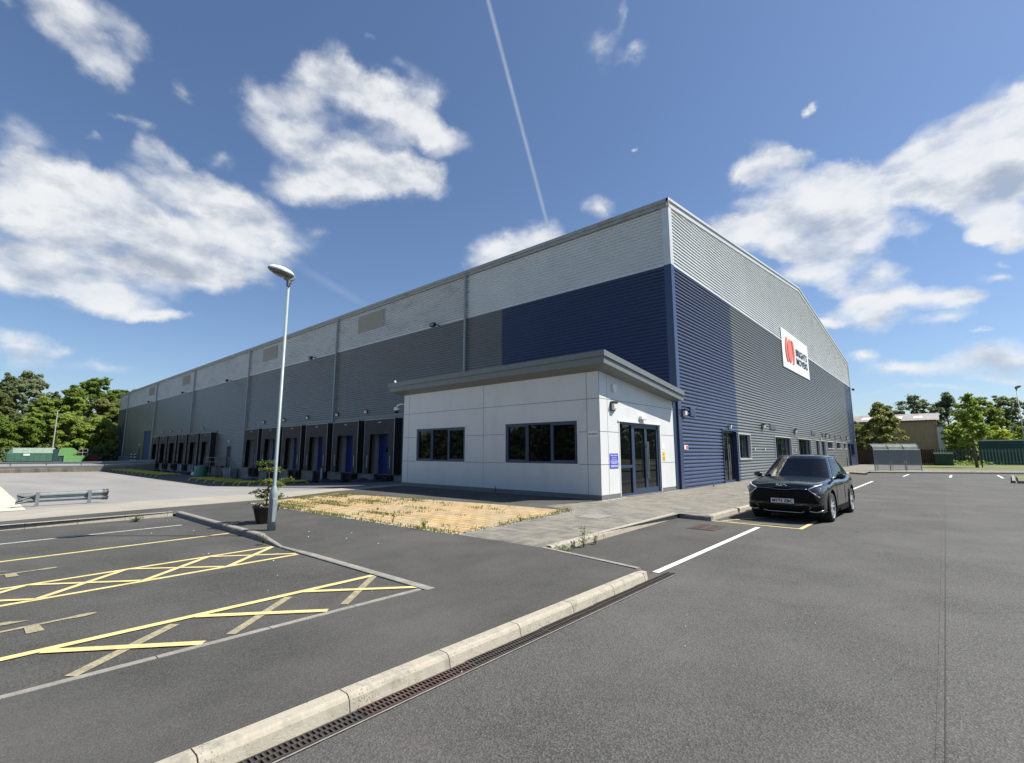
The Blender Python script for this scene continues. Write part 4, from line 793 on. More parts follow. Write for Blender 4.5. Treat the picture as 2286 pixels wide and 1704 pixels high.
# windows
for k, (a, b, c, d) in enumerate(WN):
    yy = AY0 + .09
    mb = MB(); mb.quad((a, yy, c), (b, yy, c), (b, yy, d), (a, yy, d)); w = obj('window', mb, M['glass'], RB)
    mb = MB(); t = .075
    mb.box(a, yy - .05, c, a + t, yy + .03, d); mb.box(b - t, yy - .05, c, b, yy + .03, d); mb.box(a + t, yy - .05, c, b - t, yy + .03, c + t); mb.box(a + t, yy - .05, d - t, b - t, yy + .03, d)
    for q in ((.335, .665) if k == 0 else (.325, .66)):
        x = a + (b - a) * q; mb.box(x - .04, yy - .05, c + t, x + .04, yy + .03, d - t)
    fr = obj('frame', mb, M['navy'], w)
    mb = MB(); p0, p1 = ((a + t, a + (b - a) * .335 - .04), (a + (b - a) * .665 + .04, b - t)) if k == 0 else ((a + t, a + (b - a) * .325 - .04), (a + (b - a) * .66 + .04, b - t))
    for u, v in (p0, p1):
        mb.box(u, yy - .065, c + t, u + .05, yy - .002, d - t); mb.box(v - .05, yy - .065, c + t, v, yy - .002, d - t); mb.box(u + .05, yy - .065, c + t, v - .05, yy - .002, c + t + .05); mb.box(u + .05, yy - .065, d - t - .05, v - .05, yy - .002, d - t)
    obj('casement', mb, M['navy'], w)
    mb = MB(); s = .045
    mb.box(a - s, AY0 - .012, c - s, a, yy, d); mb.box(b, AY0 - .012, c - s, b + s, yy, d); mb.box(a, AY0 - .012, c - s, b, yy - .052, c); mb.box(a - .12, AY0 - .035, d, b + .12, yy - .0, d + .05); obj('surround', mb, M['whitetrim'], w)
    mb = MB()
    for i in range(3 if k == 0 else 4): # a few dim blinds and boxes inside
        random.seed(i + k * 5); x = a + .3 + random.random() * (b - a - .9); mb.box(x, yy + .7, 1.0, x + .3 + random.random() * .4, yy + 1.1, 1.5 + random.random() * .5)
    obj('furniture', mb, M['trim_grey'], w)
# entrance
a, b, c, d = DR; xx = AX1 - .12; t = .08
mb = MB(); mb.quad((xx, a, c), (xx, 17.04, c), (xx, 17.04, d), (xx, a, d)); sl_ = obj('side_light', mb, M['glass'], RB)
mb = MB(); mb.box(xx - .03, a, c, xx + .05, a + t, d); mb.box(xx - .03, 16.98, c, xx + .05, 17.12, d); mb.box(xx - .03, a + t, d - t, xx + .05, 16.98, d); mb.box(xx - .03, a + t, c, xx + .05, 16.98, c + t); mb.box(xx - .028, a + t, 1.16, xx + .045, 16.98, 1.26); mb.box(xx - .03, b - t, c, xx + .05, b, d); mb.box(xx - .03, 17.12, d - t, xx + .05, b - t, d)
obj('frame', mb, M['navy'], sl_)
for (u, v, hs) in ((17.13, 18.165, 1), (18.175, b - t - .01, 0)):
    mb = MB(); mb.quad((xx + .005, u, c), (xx + .005, v, c), (xx + .005, v, d - t), (xx + .005, u, d - t)); dr = obj('door', mb, M['glass'], RB)
    mb = MB(); w = .085; x0_, x1_ = xx - .02, xx + .04
    mb.box(x0_, u, c + .02, x1_, u + w, d - t - .01); mb.box(x0_, v - w, c + .02, x1_, v, d - t - .01); mb.box(x0_, u + w, d - t - .10, x1_, v - w, d - t - .01); mb.box(x0_, u + w, c + .02, x1_, v - w, c + .22); obj('frame', mb, M['navy'], dr)
    hy = v - .05 if hs else u + .05
    mb = MB(); mb.tube([(xx + .12, hy, .72), (xx + .12, hy, 2.15)], .019, 10)
    for z in (.85, 2.0): mb.tube([(xx + .03, hy, z), (xx + .12, hy, z)], .013, 6)
    obj('handle', mb, M['steel'], dr)
mb = MB(); s = .05; mb.box(xx + .05, a - s, c, AX1 + .012, a, d); mb.box(xx + .05, b, c, AX1 + .012, b + s, d); mb.box(xx + .05, a - .12, d, AX1 + .035, b + .12, d + .05); obj('door_surround', mb, M['whitetrim'], RB)
mb = MB(); mb.box(AX1 - .2, a, .10, AX1 + .04, b, .142); obj('threshold', mb, M['galvd'], RB)
# fittings
mb = MB(); cy, cz = 15.57, 4.06
mb.prism([(AX1, cy - .14, cz + .13), (AX1, cy + .14, cz + .13), (AX1, cy + .15, cz + .03), (AX1, cy + .07, cz - .15), (AX1, cy, cz - .20), (AX1, cy - .07, cz - .15), (AX1, cy - .15, cz + .03)], (.09, 0, 0)); obj('alarm_box', mb, M['signw'], RB, bevel=.02)
bulkhead('wall_lamp', RB, (AX1, 15.46, 3.40), 1, 0, .88)
mb = MB(); mb.box(AX1, 17.50, 3.0, AX1 + .12, 17.92, 3.14); obj('door_lamp', mb, M['lampw'], RB, bevel=.02)
mb = MB(); mb.box(AX1 + .002, 15.17, 1.17, AX1 + .012, 15.76, 1.69); sg = obj('information_sign', mb, M['signb'], RB)
tm = text_mesh('Visitor Notice', .085, 0, .001); wd = max(v[0] for v in tm.v); tm.v = [(AX1 + .0145, 15.21 + v[0] * .51 / wd, 1.60 + v[1]) for v in tm.v]; obj('lettering', tm, M['signw'], sg, recalc=False)
mb = MB()
for z, u0, u1 in ((1.545, .13, .46), (1.49, .08, .50), (1.43, .04, .55), (1.415 - .02, .04, .55), (1.36, .04, .55), (1.33, .1, .48), (1.27, .05, .54), (1.245, .05, .54), (1.22, .04, .55)):
    mb.quad((AX1 + .0145, 15.17 + u0, z - .008), (AX1 + .0145, 15.17 + u1, z - .008), (AX1 + .0145, 15.17 + u1, z + .008), (AX1 + .0145, 15.17 + u0, z + .008))
obj('print_lines', mb, M['signl'], sg)
mb = MB(); mb.box(AX1 + .002, 19.47, 1.86, AX1 + .008, 19.68, 2.10); obj('white_notice', mb, M['signw'], RB)
mb = MB(); mb.box(AX1 + .002, 19.48, 1.38, AX1 + .008, 19.72, 1.76); n_ = obj('yellow_notice', mb, M['signy'], RB)
mb = MB(); mb.prism([(AX1 + .008, 19.55, 1.62), (AX1 + .008, 19.65, 1.62), (AX1 + .008, 19.60, 1.71)], (.002, 0, 0))
for z in (1.42, 1.47, 1.52): mb.box(AX1 + .008, 19.52, z, AX1 + .010, 19.68, z + .018)
obj('print_lines', mb, M['signk'], n_)
mb = MB(); mb.box(-9.36, AY0 - .012, 2.27, -8.92, AY0 - .002, 2.47); rs = obj('reception_sign', mb, M['signw'], RB)
tm = text_mesh('Reception', .1, 0, .002); wd = max(v[0] for v in tm.v); tm.v = [(-9.33 + v[0] * .38 / wd, AY0 - .0145, 2.34 + v[1] * .95) for v in tm.v]; obj('lettering', tm, M['signt'], rs, recalc=False)
# swan-neck security camera on the west end
mb = MB(); mb.tube([(AX0, AY0 + .15, 4.12), (AX0 - .25, AY0 + .0, 4.16), (AX0 - .42, AY0 - .1, 4.10), (AX0 - .46, AY0 - .12, 4.0)], .035, 8); cm_ = obj('security_camera', mb, M['signw'], RB, smooth=True)
mb = MB(); mb.lathe([(.03, .14), (.12, .10), (.14, .0), (.13, -.06)], (AX0 - .46, AY0 - .12, 3.90), 14); obj('housing', mb, M['signw'], cm_, smooth=True)
mb = MB(); mb.lathe([(.125, -.06), (.11, -.13), (.06, -.19), (.01, -.2)], (AX0 - .46, AY0 - .12, 3.90), 14); obj('dome', mb, M['blackp'], cm_, smooth=True)
mb = MB(); mb.lathe([(.05, 0), (.06, .05), (.03, .12)], (rx0 + .55, ry0 + .03, 5.19), 8); obj('roof_sensor', mb, M['signw'], RB)
# ================================================================== STREET LAMP, PLANTER, BARRIER, HOOPS
def lamp(name, label, loc, h=5.55, rz=0.0, m='poleg', headlen=.66):
    t = thing(name, label, 'lamp post', loc, rz, None)
    mb = MB(); mb.lathe([(.084, -.12), (.084, .74), (.078, .80), (.048, .90), (.036, .93), (.030, h - .1)], seg=20, cap=True); obj('pole', mb, M[m], t, local=True, smooth=True)
    mb = MB(); mb.box(.070, -.035, .18, .092, .035, .66); obj('access_door', mb, M[m], t, local=True, bevel=.01)
    mb = MB(); mb.lathe([(.045, h - .17), (.048, h - .02), (.05, h + .03)], seg=14); mb.tube([(.03, .02, h - .1), (.09, .05, h - .1)], .014, 6); obj('bracket', mb, M['galvd'], t, local=True, smooth=False)
    # head: flat bowl below, domed hood above; long axis -Y, rising slightly
    def shell(z0, prof):
        mb = MB(); n = 22; rows = []
        for f, dz in prof:
            rows.append([(math.sin(a) * .155 * f * (1 - .25 * max(0, -math.cos(a))) , -headlen / 2 + .11 - math.cos(a) * -headlen / 2 * f, h + z0 + dz) for a in [2 * math.pi * k / n for k in range(n)]])
        for r in rows: mb.v += r
        for i in range(len(rows) - 1):
            for k in range(n): mb.f.append((i*n + k, i*n + (k+1) % n, (i+1)*n + (k+1) % n, (i+1)*n + k))
        mb.f.append(tuple(range(n))); mb.f.append(tuple((len(rows)-1)*n + k for k in range(n)))
        mb.v = [(x, y, z - (y) * .16) for x, y, z in mb.v]; return mb
    obj('hood', shell(.10, [(1.0, 0), (1.0, .02), (.93, .05), (.75, .085), (.45, .11), (.1, .12)]), M['hood'], t, local=True, smooth=True)
    obj('housing', shell(.10, [(.55, -.075), (.9, -.05), (1.02, -.012), (1.02, 0)]), M['galvd'], t, local=True, smooth=True)
    mb = shell(.10, [(.62, -.085), (.66, -.072)]); obj('lens', mb, M['trim_grey'], t, local=True, smooth=True)
    mb = MB(); mb.prism([(-.05, .12, h + .09), (-.05, -.16, h + .07), (-.05, -.10, h - .02), (-.05, -.04, h - .05), (-.05, .06, h - .05), (-.05, .13, h + .02)], (.10, 0, 0)); obj('neck', mb, M['galvd'], t, local=True, bevel=.02)
    return t
lamp('street_lamp', 'tall grey lamp post with pale oval head beside the potted tree', (-10.67, 4.47, .11), h=5.47, rz=-.12, headlen=.56)
lamp('street_lamp', 'distant dark lamp post with round head at the right edge behind the grass verge', (5.25, 61.3, .12), h=7.2, rz=.5, m='galvd')
# potted tree
pt = thing('potted_tree', 'small layered tree growing in a dark round pot behind the lamp post', 'potted plant', (-11.87, 4.82, .118))
mb = MB(); mb.lathe([(.17, 0), (.20, .06), (.27, .34), (.285, .345), (.29, .40), (.265, .40), (.25, .36)], seg=28, cap=False); mb.lathe([(.17, .004), (.001, .004)], seg=28, cap=False); obj('pot', mb, mat('dark_glazed_pot', (.035, .028, .026), .45, var=.2, vscale=6), pt, local=True, smooth=True)
mb = MB(); mb.lathe([(.26, .345), (.14, .37), (.001, .375)], seg=20, cap=False); obj('soil', mb, M['gravel'], pt, local=True)
random.seed(5)
mb = MB(); mb.tube([(0, 0, .3), (.02, 0, .55), (.0, .02, .8), (.03, 0, 1.1), (.0, 0, 1.38)], [.024, .02, .017, .013, .006], 7)
LAY = [(1.36, .20, .03), (1.22, .24, .05), (.98, .48, .05), (.88, .40, .05), (.74, .34, .06), (.60, .40, .05)]
tips = []
for z, r, th in LAY:
    for k in range(6 if r > .3 else 4):
        a = random.random() * 6.28; rr = r * (.6 + .4 * random.random()); p = (rr * math.cos(a), rr * math.sin(a), z + random.uniform(-.04, .03)); tips.append((p, r))
        mb.tube([(0, 0, z - .10), (p[0] * .5, p[1] * .5, z - .03), p], [.010, .006, .003], 5)
obj('trunk', mb, mat('bark', (.09, .07, .05), .9, var=.2, vscale=9), pt, local=True)
mb = MB()
def leaf(mb, p, s, tilt=1.0, long=1.6):
    n = Vector((random.gauss(0, 1) * tilt, random.gauss(0, 1) * tilt, 1)).normalized(); u = n.cross(Vector((random.random() - .5, random.random() - .5, .3))).normalized(); w = n.cross(u); p = Vector(p)
    mb.add([p + u * s * long * .5, p + w * s * .5, p - u * s * long * .5, p - w * s * .5], [(0, 1, 2, 3)])
for (p, r) in tips:
    for i in range(46):
        q = random.random() ** .5; leaf(mb, (p[0] * (.35 + .75 * q) + random.gauss(0, .05), p[1] * (.35 + .75 * q) + random.gauss(0, .05), p[2] + random.gauss(0, .022)), random.uniform(.025, .045), .5)
obj('foliage', mb, leafmat('bonsai_leaf', (.10, .15, .035), (.24, .27, .075), .3), pt, local=True)
# short crash barrier section
br = thing('crash_barrier', 'short galvanised crash barrier with one fishtail end at the edge of the concrete yard', 'crash barrier', (-21.2, 2.35, .05))
def wbeam(mb, pts, zc, hgt=.31, dep=.085, out=(1, 0)):
    prof = [(-.5, .0), (-.42, .0), (-.30, 1), (-.18, 1), (-.06, .0), (.06, .0), (.18, 1), (.30, 1), (.42, .0), (.5, .0)]
    n = len(prof); rows = []
    for (x, y, sc_, zo) in pts:
        rows.append([(x + out[0] * dep * d, y + out[1] * dep * d, zc + zo + z * hgt * sc_) for z, d in prof])
    for r in rows: mb.v += r
    b = len(mb.v) - len(rows) * n
    for i in range(len(rows) - 1):
        for k in range(n - 1): mb.f.append((b + i*n + k, b + (i+1)*n + k, b + (i+1)*n + k + 1, b + i*n + k + 1))
mb = MB(); wbeam(mb, [(-21.2, 1.35, 1.0, 0), (-21.2, 3.05, 1.0, 0), (-21.2, 3.3, 1.12, 0)], .345, .30)
o = obj('beam', mb, M['galv'], br, recalc=False); md = o.modifiers.new('s', 'SOLIDIFY'); md.thickness = .006
mb = MB(); mb.tube([(-21.14, 3.30, .18), (-21.22, 3.34, .19), (-21.25, 3.34, .50), (-21.14, 3.30, .52)], .012, 6); wbeam(mb, [(-21.2, 3.28, 1.12, 0), (-21.17, 3.38, 1.16, 0), (-21.10, 3.42, 1.16, 0)], .345, .30); o = obj('end_cap', mb, M['galvd'], br, recalc=False); md = o.modifiers.new('s', 'SOLIDIFY'); md.thickness = .006
mb = MB(); wbeam(mb, [(-21.18, 1.62, 1.0, 0), (-21.12, 1.42, .85, .0), (-21.05, 1.26, .4, .09)], .345, .30, .07); wbeam(mb, [(-21.16, 1.55, .8, -.02), (-21.05, 1.30, .5, -.09), (-20.98, 1.24, .3, -.12)], .345, .30, .06); o = obj('fishtail_end', mb, M['galvd'], br, recalc=False); md = o.modifiers.new('s', 'SOLIDIFY'); md.thickness = .006
for y in (1.72, 2.95):
    mb = MB(); mb.box(-21.105, y - .045, .0, -21.045, y + .045, .51); obj('post', mb, M['galvd'], br)
# yellow wheel guide hoops at the docks
hp = None; HY0, HY1 = 15.35, 18.1
def hoop(x, y0, y1, group='yellow wheel guide hoops in front of the docks', label='low yellow steel wheel guide hoop on the shaded dock apron'):
    t = thing('wheel_guide_hoop', label, 'wheel guide', (x, y0, yz(x)), 0, group)
    z = 0; L_ = y1 - y0; mb = MB()
    pth = [(0, 0, -.05), (0, .02, .10), (0, .10, .24), (0, .24, .29), (0, L_ - .24, .29), (0, L_ - .10, .24), (0, L_ - .02, .10), (0, L_, -.05)]
    mb.tube(pth, .075, 10); obj('rail', mb, M['hoody'], t, local=True, smooth=True); return t
h0 = None
HX = []
for k, xr in enumerate(DA):
    for dx in (-.75, -3.15): HX.append(xr + dx)
for k, xr in enumerate(DB):
    for dx in (-.75, -3.15): HX.append(xr + dx)
first = None
for i, x in enumerate(HX):
    if x > -33: continue
    yy = HY0 + (0 if x < -44 else (x + 44) * -.05 - .4)
    if first is None: first = hoop(x, yy, yy + 2.5)
    else: dup(first, (x, yy, yz(x)))
# steel guard posts in front of the docks
for i, (x, lab) in enumerate(((-38.9, 'slim grey guard post between the second and third docks from the reception'), (-59.6, 'slim grey guard post beside the last dock before the steps'), (-61.3, 'slim grey guard post standing free at the foot of the wall'), (-72.9, 'slim grey guard post at the second group of docks'), (-77.9, 'grey guard post farther along the second group of docks'))):
    t = thing('guard_post', lab, 'bollard', (x, 20.05, yz(x)), 0, 'steel guard posts at the docks'); mb = MB(); mb.tube([(0, 0, 0), (0, 0, 1.15)], .10, 10); mb.lathe([(.10, 1.15), (.07, 1.2), (.01, 1.22)], seg=10); obj('post', mb, M['pipe'], t, local=True, smooth=False)
# external steps to the personnel door
st = thing('steel_steps', 'weathered steel access steps with handrails below the blue side door', 'steps', (-65, 20.3, -1.1))
mb = MB(); mb.box(-67.2, 19.6, .05, -63.0, 20.95, .13); obj('landing', mb, M['rust'], st)
mb = MB()
for i in range(6): mb.box(-62.9 + i * .3, 19.6, -.15 - i * .19, -62.6 + i * .3, 20.9, -.11 - i * .19)
obj('treads', mb, M['galvd'], st)
for y in (19.6, 20.9):
    mb = MB(); mb.tube([(-67.1, y, 1.15), (-63.0, y, 1.15), (-61.2, y, -.05), (-61.2, y, -1.1)], .035, 6); mb.tube([(-67.1, y, .65), (-63.0, y, .65), (-61.2, y, -.5)], .03, 6)
    for x in (-67.1, -65, -63.0): mb.tube([(x, y, -1.1), (x, y, 1.15)], .035, 6)
    obj('handrail', mb, M['concrete'], st)
for (x, y, r, h, m, lab, c) in ((-67.6, 19.2, .42, 1.25, (.16, .30, .19), 'pale green drum standing left of the steel steps', 0), (-65.6, 19.1, .45, 1.2, (.02, .16, .10), 'dark green drum standing under the steel landing', 0)):
    t = thing('drum', lab, 'drum', (x, y, -1.1)); mb = MB(); mb.lathe([(r * .94, 0), (r, .03), (r, h * .33), (r * 1.03, h * .34), (r, h * .36), (r, h * .66), (r * 1.03, h * .67), (r, h * .69), (r, h - .03), (r * .94, h)], seg=20); obj('barrel', mb, mat('drum_paint', m, .5, var=.15), t, local=True, smooth=False)
    mb = MB(); mb.lathe([(r * .90, h + .001), (r * .2, h + .03)], seg=16); obj('lid', mb, mat('drum_lid', tuple(v * .8 for v in m), .5), t, local=True)
tr = thing('sack', 'crumpled white sack lying beside the drums at the foot of the wall', 'sack', (-69.4, 19.4, -1.1)); mb = MB(); random.seed(3)
mb.lathe([(.3, 0), (.42, .12), (.36, .35), (.15, .5), (.05, .6)], seg=12); mb.v = [(x + random.uniform(-.05, .05), y + random.uniform(-.05, .05), z) for x, y, z in mb.v]; obj('bag', mb, M['signw'], tr, local=True)
# sloping concrete ramp wedge beside the steps
wd_ = thing('concrete_ramp', 'pale concrete wedge between the steel steps and the nearer docks', 'ramp', (-60.6, 20.4, -1.1)); mb = MB(); mb.prism([(-62.4, 20.0, -.05), (-59.9, 20.0, -.05), (-59.9, 20.0, -1.1), (-61.2, 20.0, -1.1)], (0, .9, 0)); obj('wedge', mb, M['concrete'], wd_)
# dark blue sheets draped along the foot of the docks
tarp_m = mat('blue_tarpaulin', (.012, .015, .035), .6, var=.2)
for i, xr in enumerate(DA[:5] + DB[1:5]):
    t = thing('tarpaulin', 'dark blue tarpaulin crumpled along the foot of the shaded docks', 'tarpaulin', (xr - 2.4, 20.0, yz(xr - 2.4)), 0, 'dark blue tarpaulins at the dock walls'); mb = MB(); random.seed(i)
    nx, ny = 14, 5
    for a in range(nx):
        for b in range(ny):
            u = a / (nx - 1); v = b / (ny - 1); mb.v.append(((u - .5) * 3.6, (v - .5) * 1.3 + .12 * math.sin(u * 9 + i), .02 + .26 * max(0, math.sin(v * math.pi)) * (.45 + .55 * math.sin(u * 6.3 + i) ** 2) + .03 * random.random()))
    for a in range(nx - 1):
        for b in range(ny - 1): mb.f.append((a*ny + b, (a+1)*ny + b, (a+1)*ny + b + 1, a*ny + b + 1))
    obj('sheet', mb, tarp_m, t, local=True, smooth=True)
# ================================================================== FAR WEST: retaining wall, rails, skips
rw = thing('retaining_wall', 'stained low concrete retaining wall at the far side of the yard', 'wall', (-97, 0, -1.1))
mb = MB(); mb.add([(-94.8, 21.1, -1.2), (-103.0, -20, -1.2), (-107, -60, -1.2), (-94.8, 21.1, .0), (-96.0, 14.5, -.45), (-103.0, -20, -.52), (-107, -60, -.5), (-95.2, 21.1, .0), (-96.4, 14.5, -.45), (-103.4, -20, -.52), (-107.4, -60, -.5)],
    [(0, 1, 5, 4, 3), (1, 2, 6, 5), (3, 4, 8, 7), (4, 5, 9, 8), (5, 6, 10, 9)]); obj('wall', mb, M['wallconc'], rw)
def rail(label, pts, zo, step=4.0, ph=.62, nm='guard_rail'):
    t = thing(nm, label, 'guard rail', pts[0]); mb = MB(); rows = []
    d = (Vector(pts[1]) - Vector(pts[0])); L_ = d.length; d.normalize(); out = Vector((d.y, -d.x, 0)); out = out if out.x > 0 else -out
    prof = [(-.5, .0), (-.42, .0), (-.30, 1), (-.18, 1), (-.06, .0), (.06, .0), (.18, 1), (.30, 1), (.42, .0), (.5, .0)]
    for q in pts:
        q = Vector(q); mb.v += [q + out * .08 * dd + Vector((0, 0, zo + z * .31)) for z, dd in prof]
    n = len(prof)
    for i in range(len(pts) - 1):
        for k in range(n - 1): mb.f.append((i*n + k, (i+1)*n + k, (i+1)*n + k + 1, i*n + k + 1))
    obj('beam', mb, M['galv'], t, recalc=False)
    for a, b in zip(pts[:-1], pts[1:]):
        a, b = Vector(a), Vector(b); L_ = (b - a).length; k = 0.5
        while k * step < L_:
            p = a + (b - a) * (k * step / L_); m = MB(); m.box(p.x - .12, p.y - .06, p.z, p.x - .02, p.y + .06, p.z + ph); obj('post', m, M['galvd'], t); k += 1
    return t
rail('long steel guard rail on top of the stained retaining wall', [(-95.0, 21, .0), (-96.2, 14.5, -.45), (-103.2, -20, -.52)], .16, 4, .3)
rail('upper steel guard rail crossing behind the retaining wall', [(-95.6, 21, .0), (-99.5, 14.5, -.28), (-106.5, 4, -.32), (-114, -14, -.32)], .46, 4.5, .62)
# palisade stakes along the west end of the wall
def skip(label, loc, rz, L_, W_, H_, m, ch=.55):
    t = thing('waste_container', label, 'waste container', loc, rz); s = L_ / 2; w = W_ / 2
    mb = MB(); sec = [(-w, .25), (w, .25), (w, H_ * .62), (w - .25, H_), (-w + .25, H_), (-w, H_ * .62)]
    mb.add([(-s, y, z) for y, z in sec] + [(s, y, z) for y, z in sec], [(0, 1, 2, 3, 4, 5), (11, 10, 9, 8, 7, 6)] + [(i, (i+1) % 6, 6 + (i+1) % 6, 6 + i) for i in range(6)])
    mb.v = [(x + (ch if (x < 0 and z > H_ * .7) else 0), y, z) for x, y, z in mb.v]; obj('body', mb, m, t, local=True)
    mb = MB(); n = int(L_ / .8)
    for i in range(n + 1):
        x = -s + .25 + (L_ - .5) * i / n
        for y in (-w - .03, w - .02): mb.box(x - .04, y, .25, x + .04, y + .05, H_ * .6)
    obj('ribs', mb, m, t, local=True)
    mb = MB(); mb.box(-s, -w + .2, .0, s, w - .2, .25); obj('skid', mb, M['blackp'], t, local=True); return t
gd = mat('dark_green_paint', (.045, .125, .085), .5, var=.15, vscale=1.0, dirt=(.10, .14, .11), dirtscale=.8, dirtamt=.5); gl = mat('bright_green_paint', (.13, .30, .10), .5, var=.1); gt = mat('dusty_green_roof', (.22, .30, .24), .7, var=.2)
W1 = skip('long dark green enclosed waste container with a pale dusty top beyond the guard rails', (-120.4, 8.2, -.03), R(90), 6.0, 2.4, 2.55, gd)
mb = MB(); mb.box(-3.0, -1.25, 1.60, -2.99, -1.24, 1.61); mb.add([(-2.35, -1.235, 1.66), (2.95, -1.235, 1.66), (2.95, -.98, 2.57), (-2.35, -.98, 2.57), (-2.35, .95, 2.575), (2.95, .95, 2.575)], [(0, 1, 2, 3), (3, 2, 5, 4)]); obj('lid', mb, gt, W1, local=True, recalc=False)
mb = MB(); mb.box(-1.0, -1.25, 1.25, -.2, -1.21, 1.55); obj('notice', mb, M['signw'], W1, local=True)
t = thing('waste_compactor', 'bright green waste compactor with a sloping hopper beside the dark green container', 'compactor', (-120.2, 13.3, -.03), R(90)); mb = MB()
mb.prism([(-1.7, -1.1, 1.2), (.2, -1.1, 1.2), (1.0, -1.1, 1.9), (.4, -1.1, 2.5), (-.1, -1.1, 2.65), (-1.3, -1.1, 2.6), (-1.6, -1.1, 2.2)], (0, 2.2, 0)); obj('hopper', mb, gl, t, local=True)
mb = MB(); mb.prism([(-.9, -1.15, .1), (1.6, -1.15, .1), (2.1, -1.15, .9), (2.1, -1.15, 1.2), (-.9, -1.15, 1.2)], (0, 2.3, 0)); obj('chamber', mb, gl, t, local=True)
mb = MB(); mb.box(-2.3, -1.1, .1, -1.72, 1.0, 2.4); mb.box(-1.7, -1.0, .1, -.95, .9, 1.1); obj('hydraulic_unit', mb, mat('dark_teal_paint', (.02, .05, .06), .5), t, local=True)
mb = MB()
for x in (1.6, 2.3): mb.tube([(x, -1.05, 1.1), (x, -1.05, 2.4)], .035, 6)
mb.tube([(1.0, -1.05, 2.4), (2.3, -1.05, 2.4)], .035, 6); mb.tube([(1.0, -1.05, 1.8), (2.3, -1.05, 1.8)], .03, 6); obj('guard_frame', mb, M['edge'], t, local=True)
t = thing('skip', 'small open dark red skip to the right of the bright green compactor', 'skip', (-122, 16.6, -.03), R(90)); mb = MB(); mb.prism([(-1.0, -.9, .1), (1.1, -.9, .1), (1.4, -.9, 1.15), (-1.3, -.9, 1.15)], (0, 1.8, 0)); obj('body', mb, mat('dark_red_paint', (.16, .02, .02), .6, var=.2), t, local=True)
mb = MB(); mb.box(-1.35, -.95, 1.1, 1.45, -.88, 1.2); obj('rim', mb, M['rust'], t, local=True)
t = thing('flood_mast', 'thin pale leaning mast standing behind the green waste container', 'mast', (-120.5, 10.9, 0)); mb = MB(); mb.tube([(0, 0, 0), (0, 0, 9.3)], [.11, .07], 8); obj('pole', mb, M['edge'], t, local=True)
mb = MB(); mb.tube([(0, 0, 9.25), (0, .25, 9.3)], .06, 6); obj('tip', mb, M['edge'], t, local=True)
for i, (x, lab) in enumerate(((-109.3, 'black and white striped post left of the small door beside the roller door'), (-106.5, 'black and white striped post nearest the blue roller door'))):
    t = thing('warning_post', lab, 'bollard', (x, 20.4, 0)); mb = MB(); mb.tube([(0, 0, 0), (0, 0, 1.6)], .14, 10); obj('post', mb, M['blackp'], t, local=True)
    mb = MB()
    for z in (.35, .85, 1.35): mb.lathe([(.146, z), (.146, z + .16)], seg=10)
    obj('bands', mb, M['signw'], t, local=True)
t = thing('palisade_fence', 'dark palisade stakes at the foot of the west end wall', 'fence', (-115, 20.6, 0)); mb = MB()
for i in range(17): x = -121.5 + i * .8; mb.box(x, 20.55, 0, x + .35, 20.6, 1.1)
obj('pales', mb, M['galvd'], t); mb = MB(); mb.box(-121.6, 20.61, .8, -108, 20.65, .87); obj('cross_rail', mb, M['galvd'], t)
# ================================================================== RIGHT SIDE
bs = thing('bike_shelter', 'three bay cycle shelter with clear curved panels on the far pavement', 'bike shelter', (-3.25, 55.6, .12), math.atan2(2.76, 3.11))
fr = MB(); wS = 2.08; H = 2.35
for x in (-wS, -wS / 3, wS / 3, wS): # each arch rises at the back and curves forward over the stands
    fr.tube([(x, .0, 0), (x, .0, 1.0), (x, .0, 1.85), (x, .10, 2.15), (x, .35, H), (x, .6, H + .02)], .035, 6); 
for y, z in ((.0, .12), (.0, 1.85), (.35, H)): fr.tube([(-wS, y, z), (wS, y, z)], .03, 6)
obj('frame', fr, M['galvd'], bs, local=True)
gm = bpy.data.materials.new('polycarbonate'); gm.use_nodes = True; nb = gm.node_tree.nodes['Principled BSDF']; nb.inputs['Base Color'].default_value = (.34, .39, .39, 1); nb.inputs['Specular IOR Level'].default_value = .1; nb.inputs['Roughness'].default_value = .7; nb.inputs['Alpha'].default_value = .5
for k in range(3):
    x0, x1 = -wS + k * 2 * wS / 3 + .04, -wS + (k + 1) * 2 * wS / 3 - .04; mb = MB()
    prof = [(.0, .18), (.0, 1.0), (.0, 1.82), (.10, 2.12), (.33, H - .02), (.6, H)]
    for (a, b), (c, d) in zip(prof[:-1], prof[1:]): mb.quad((x0, a, b), (x1, a, b), (x1, c, d), (x0, c, d))
    obj('panel', mb, gm, bs, local=True)
for x in (-1.45, -.1, 1.25):
    mb = MB(); mb.tube([(x, .55, 0), (x, .55, .75), (x, .62, .86), (x, .75, .86), (x, .82, .75), (x, .82, 0)], .025, 6); obj('cycle_stand', mb, M['steel'], bs, local=True)
wf = thing('timber_fence', 'tall dark brown close boarded timber fence behind the cycle shelter', 'fence', (-5, 82.6, .12)); mb = MB(); x = -9.6; i = 0
while x < -1.15: mb.box(x, 82.55 + (i % 2) * .03, .12, x + .17, 82.58 + (i % 2) * .03, 2.12 + .03 * math.sin(i)); x += .185; i += 1
obj('boards', mb, mat('dark_timber', (.045, .030, .020), .85, var=.3, vscale=2), wf)
for x in (-7.5, -5.4, -3.3, -1.15): mb = MB(); mb.box(x - .06, 82.62, .1, x + .06, 82.74, 2.2); obj('post', mb, mat('fence_post', (.06, .045, .03), .85), wf)
mb = MB(); mb.box(-14, 84.5, .1, -8, 84.6, 2.1); obj('return_boards', mb, mat('grey_timber', (.05, .045, .038), .85, var=.3), wf)
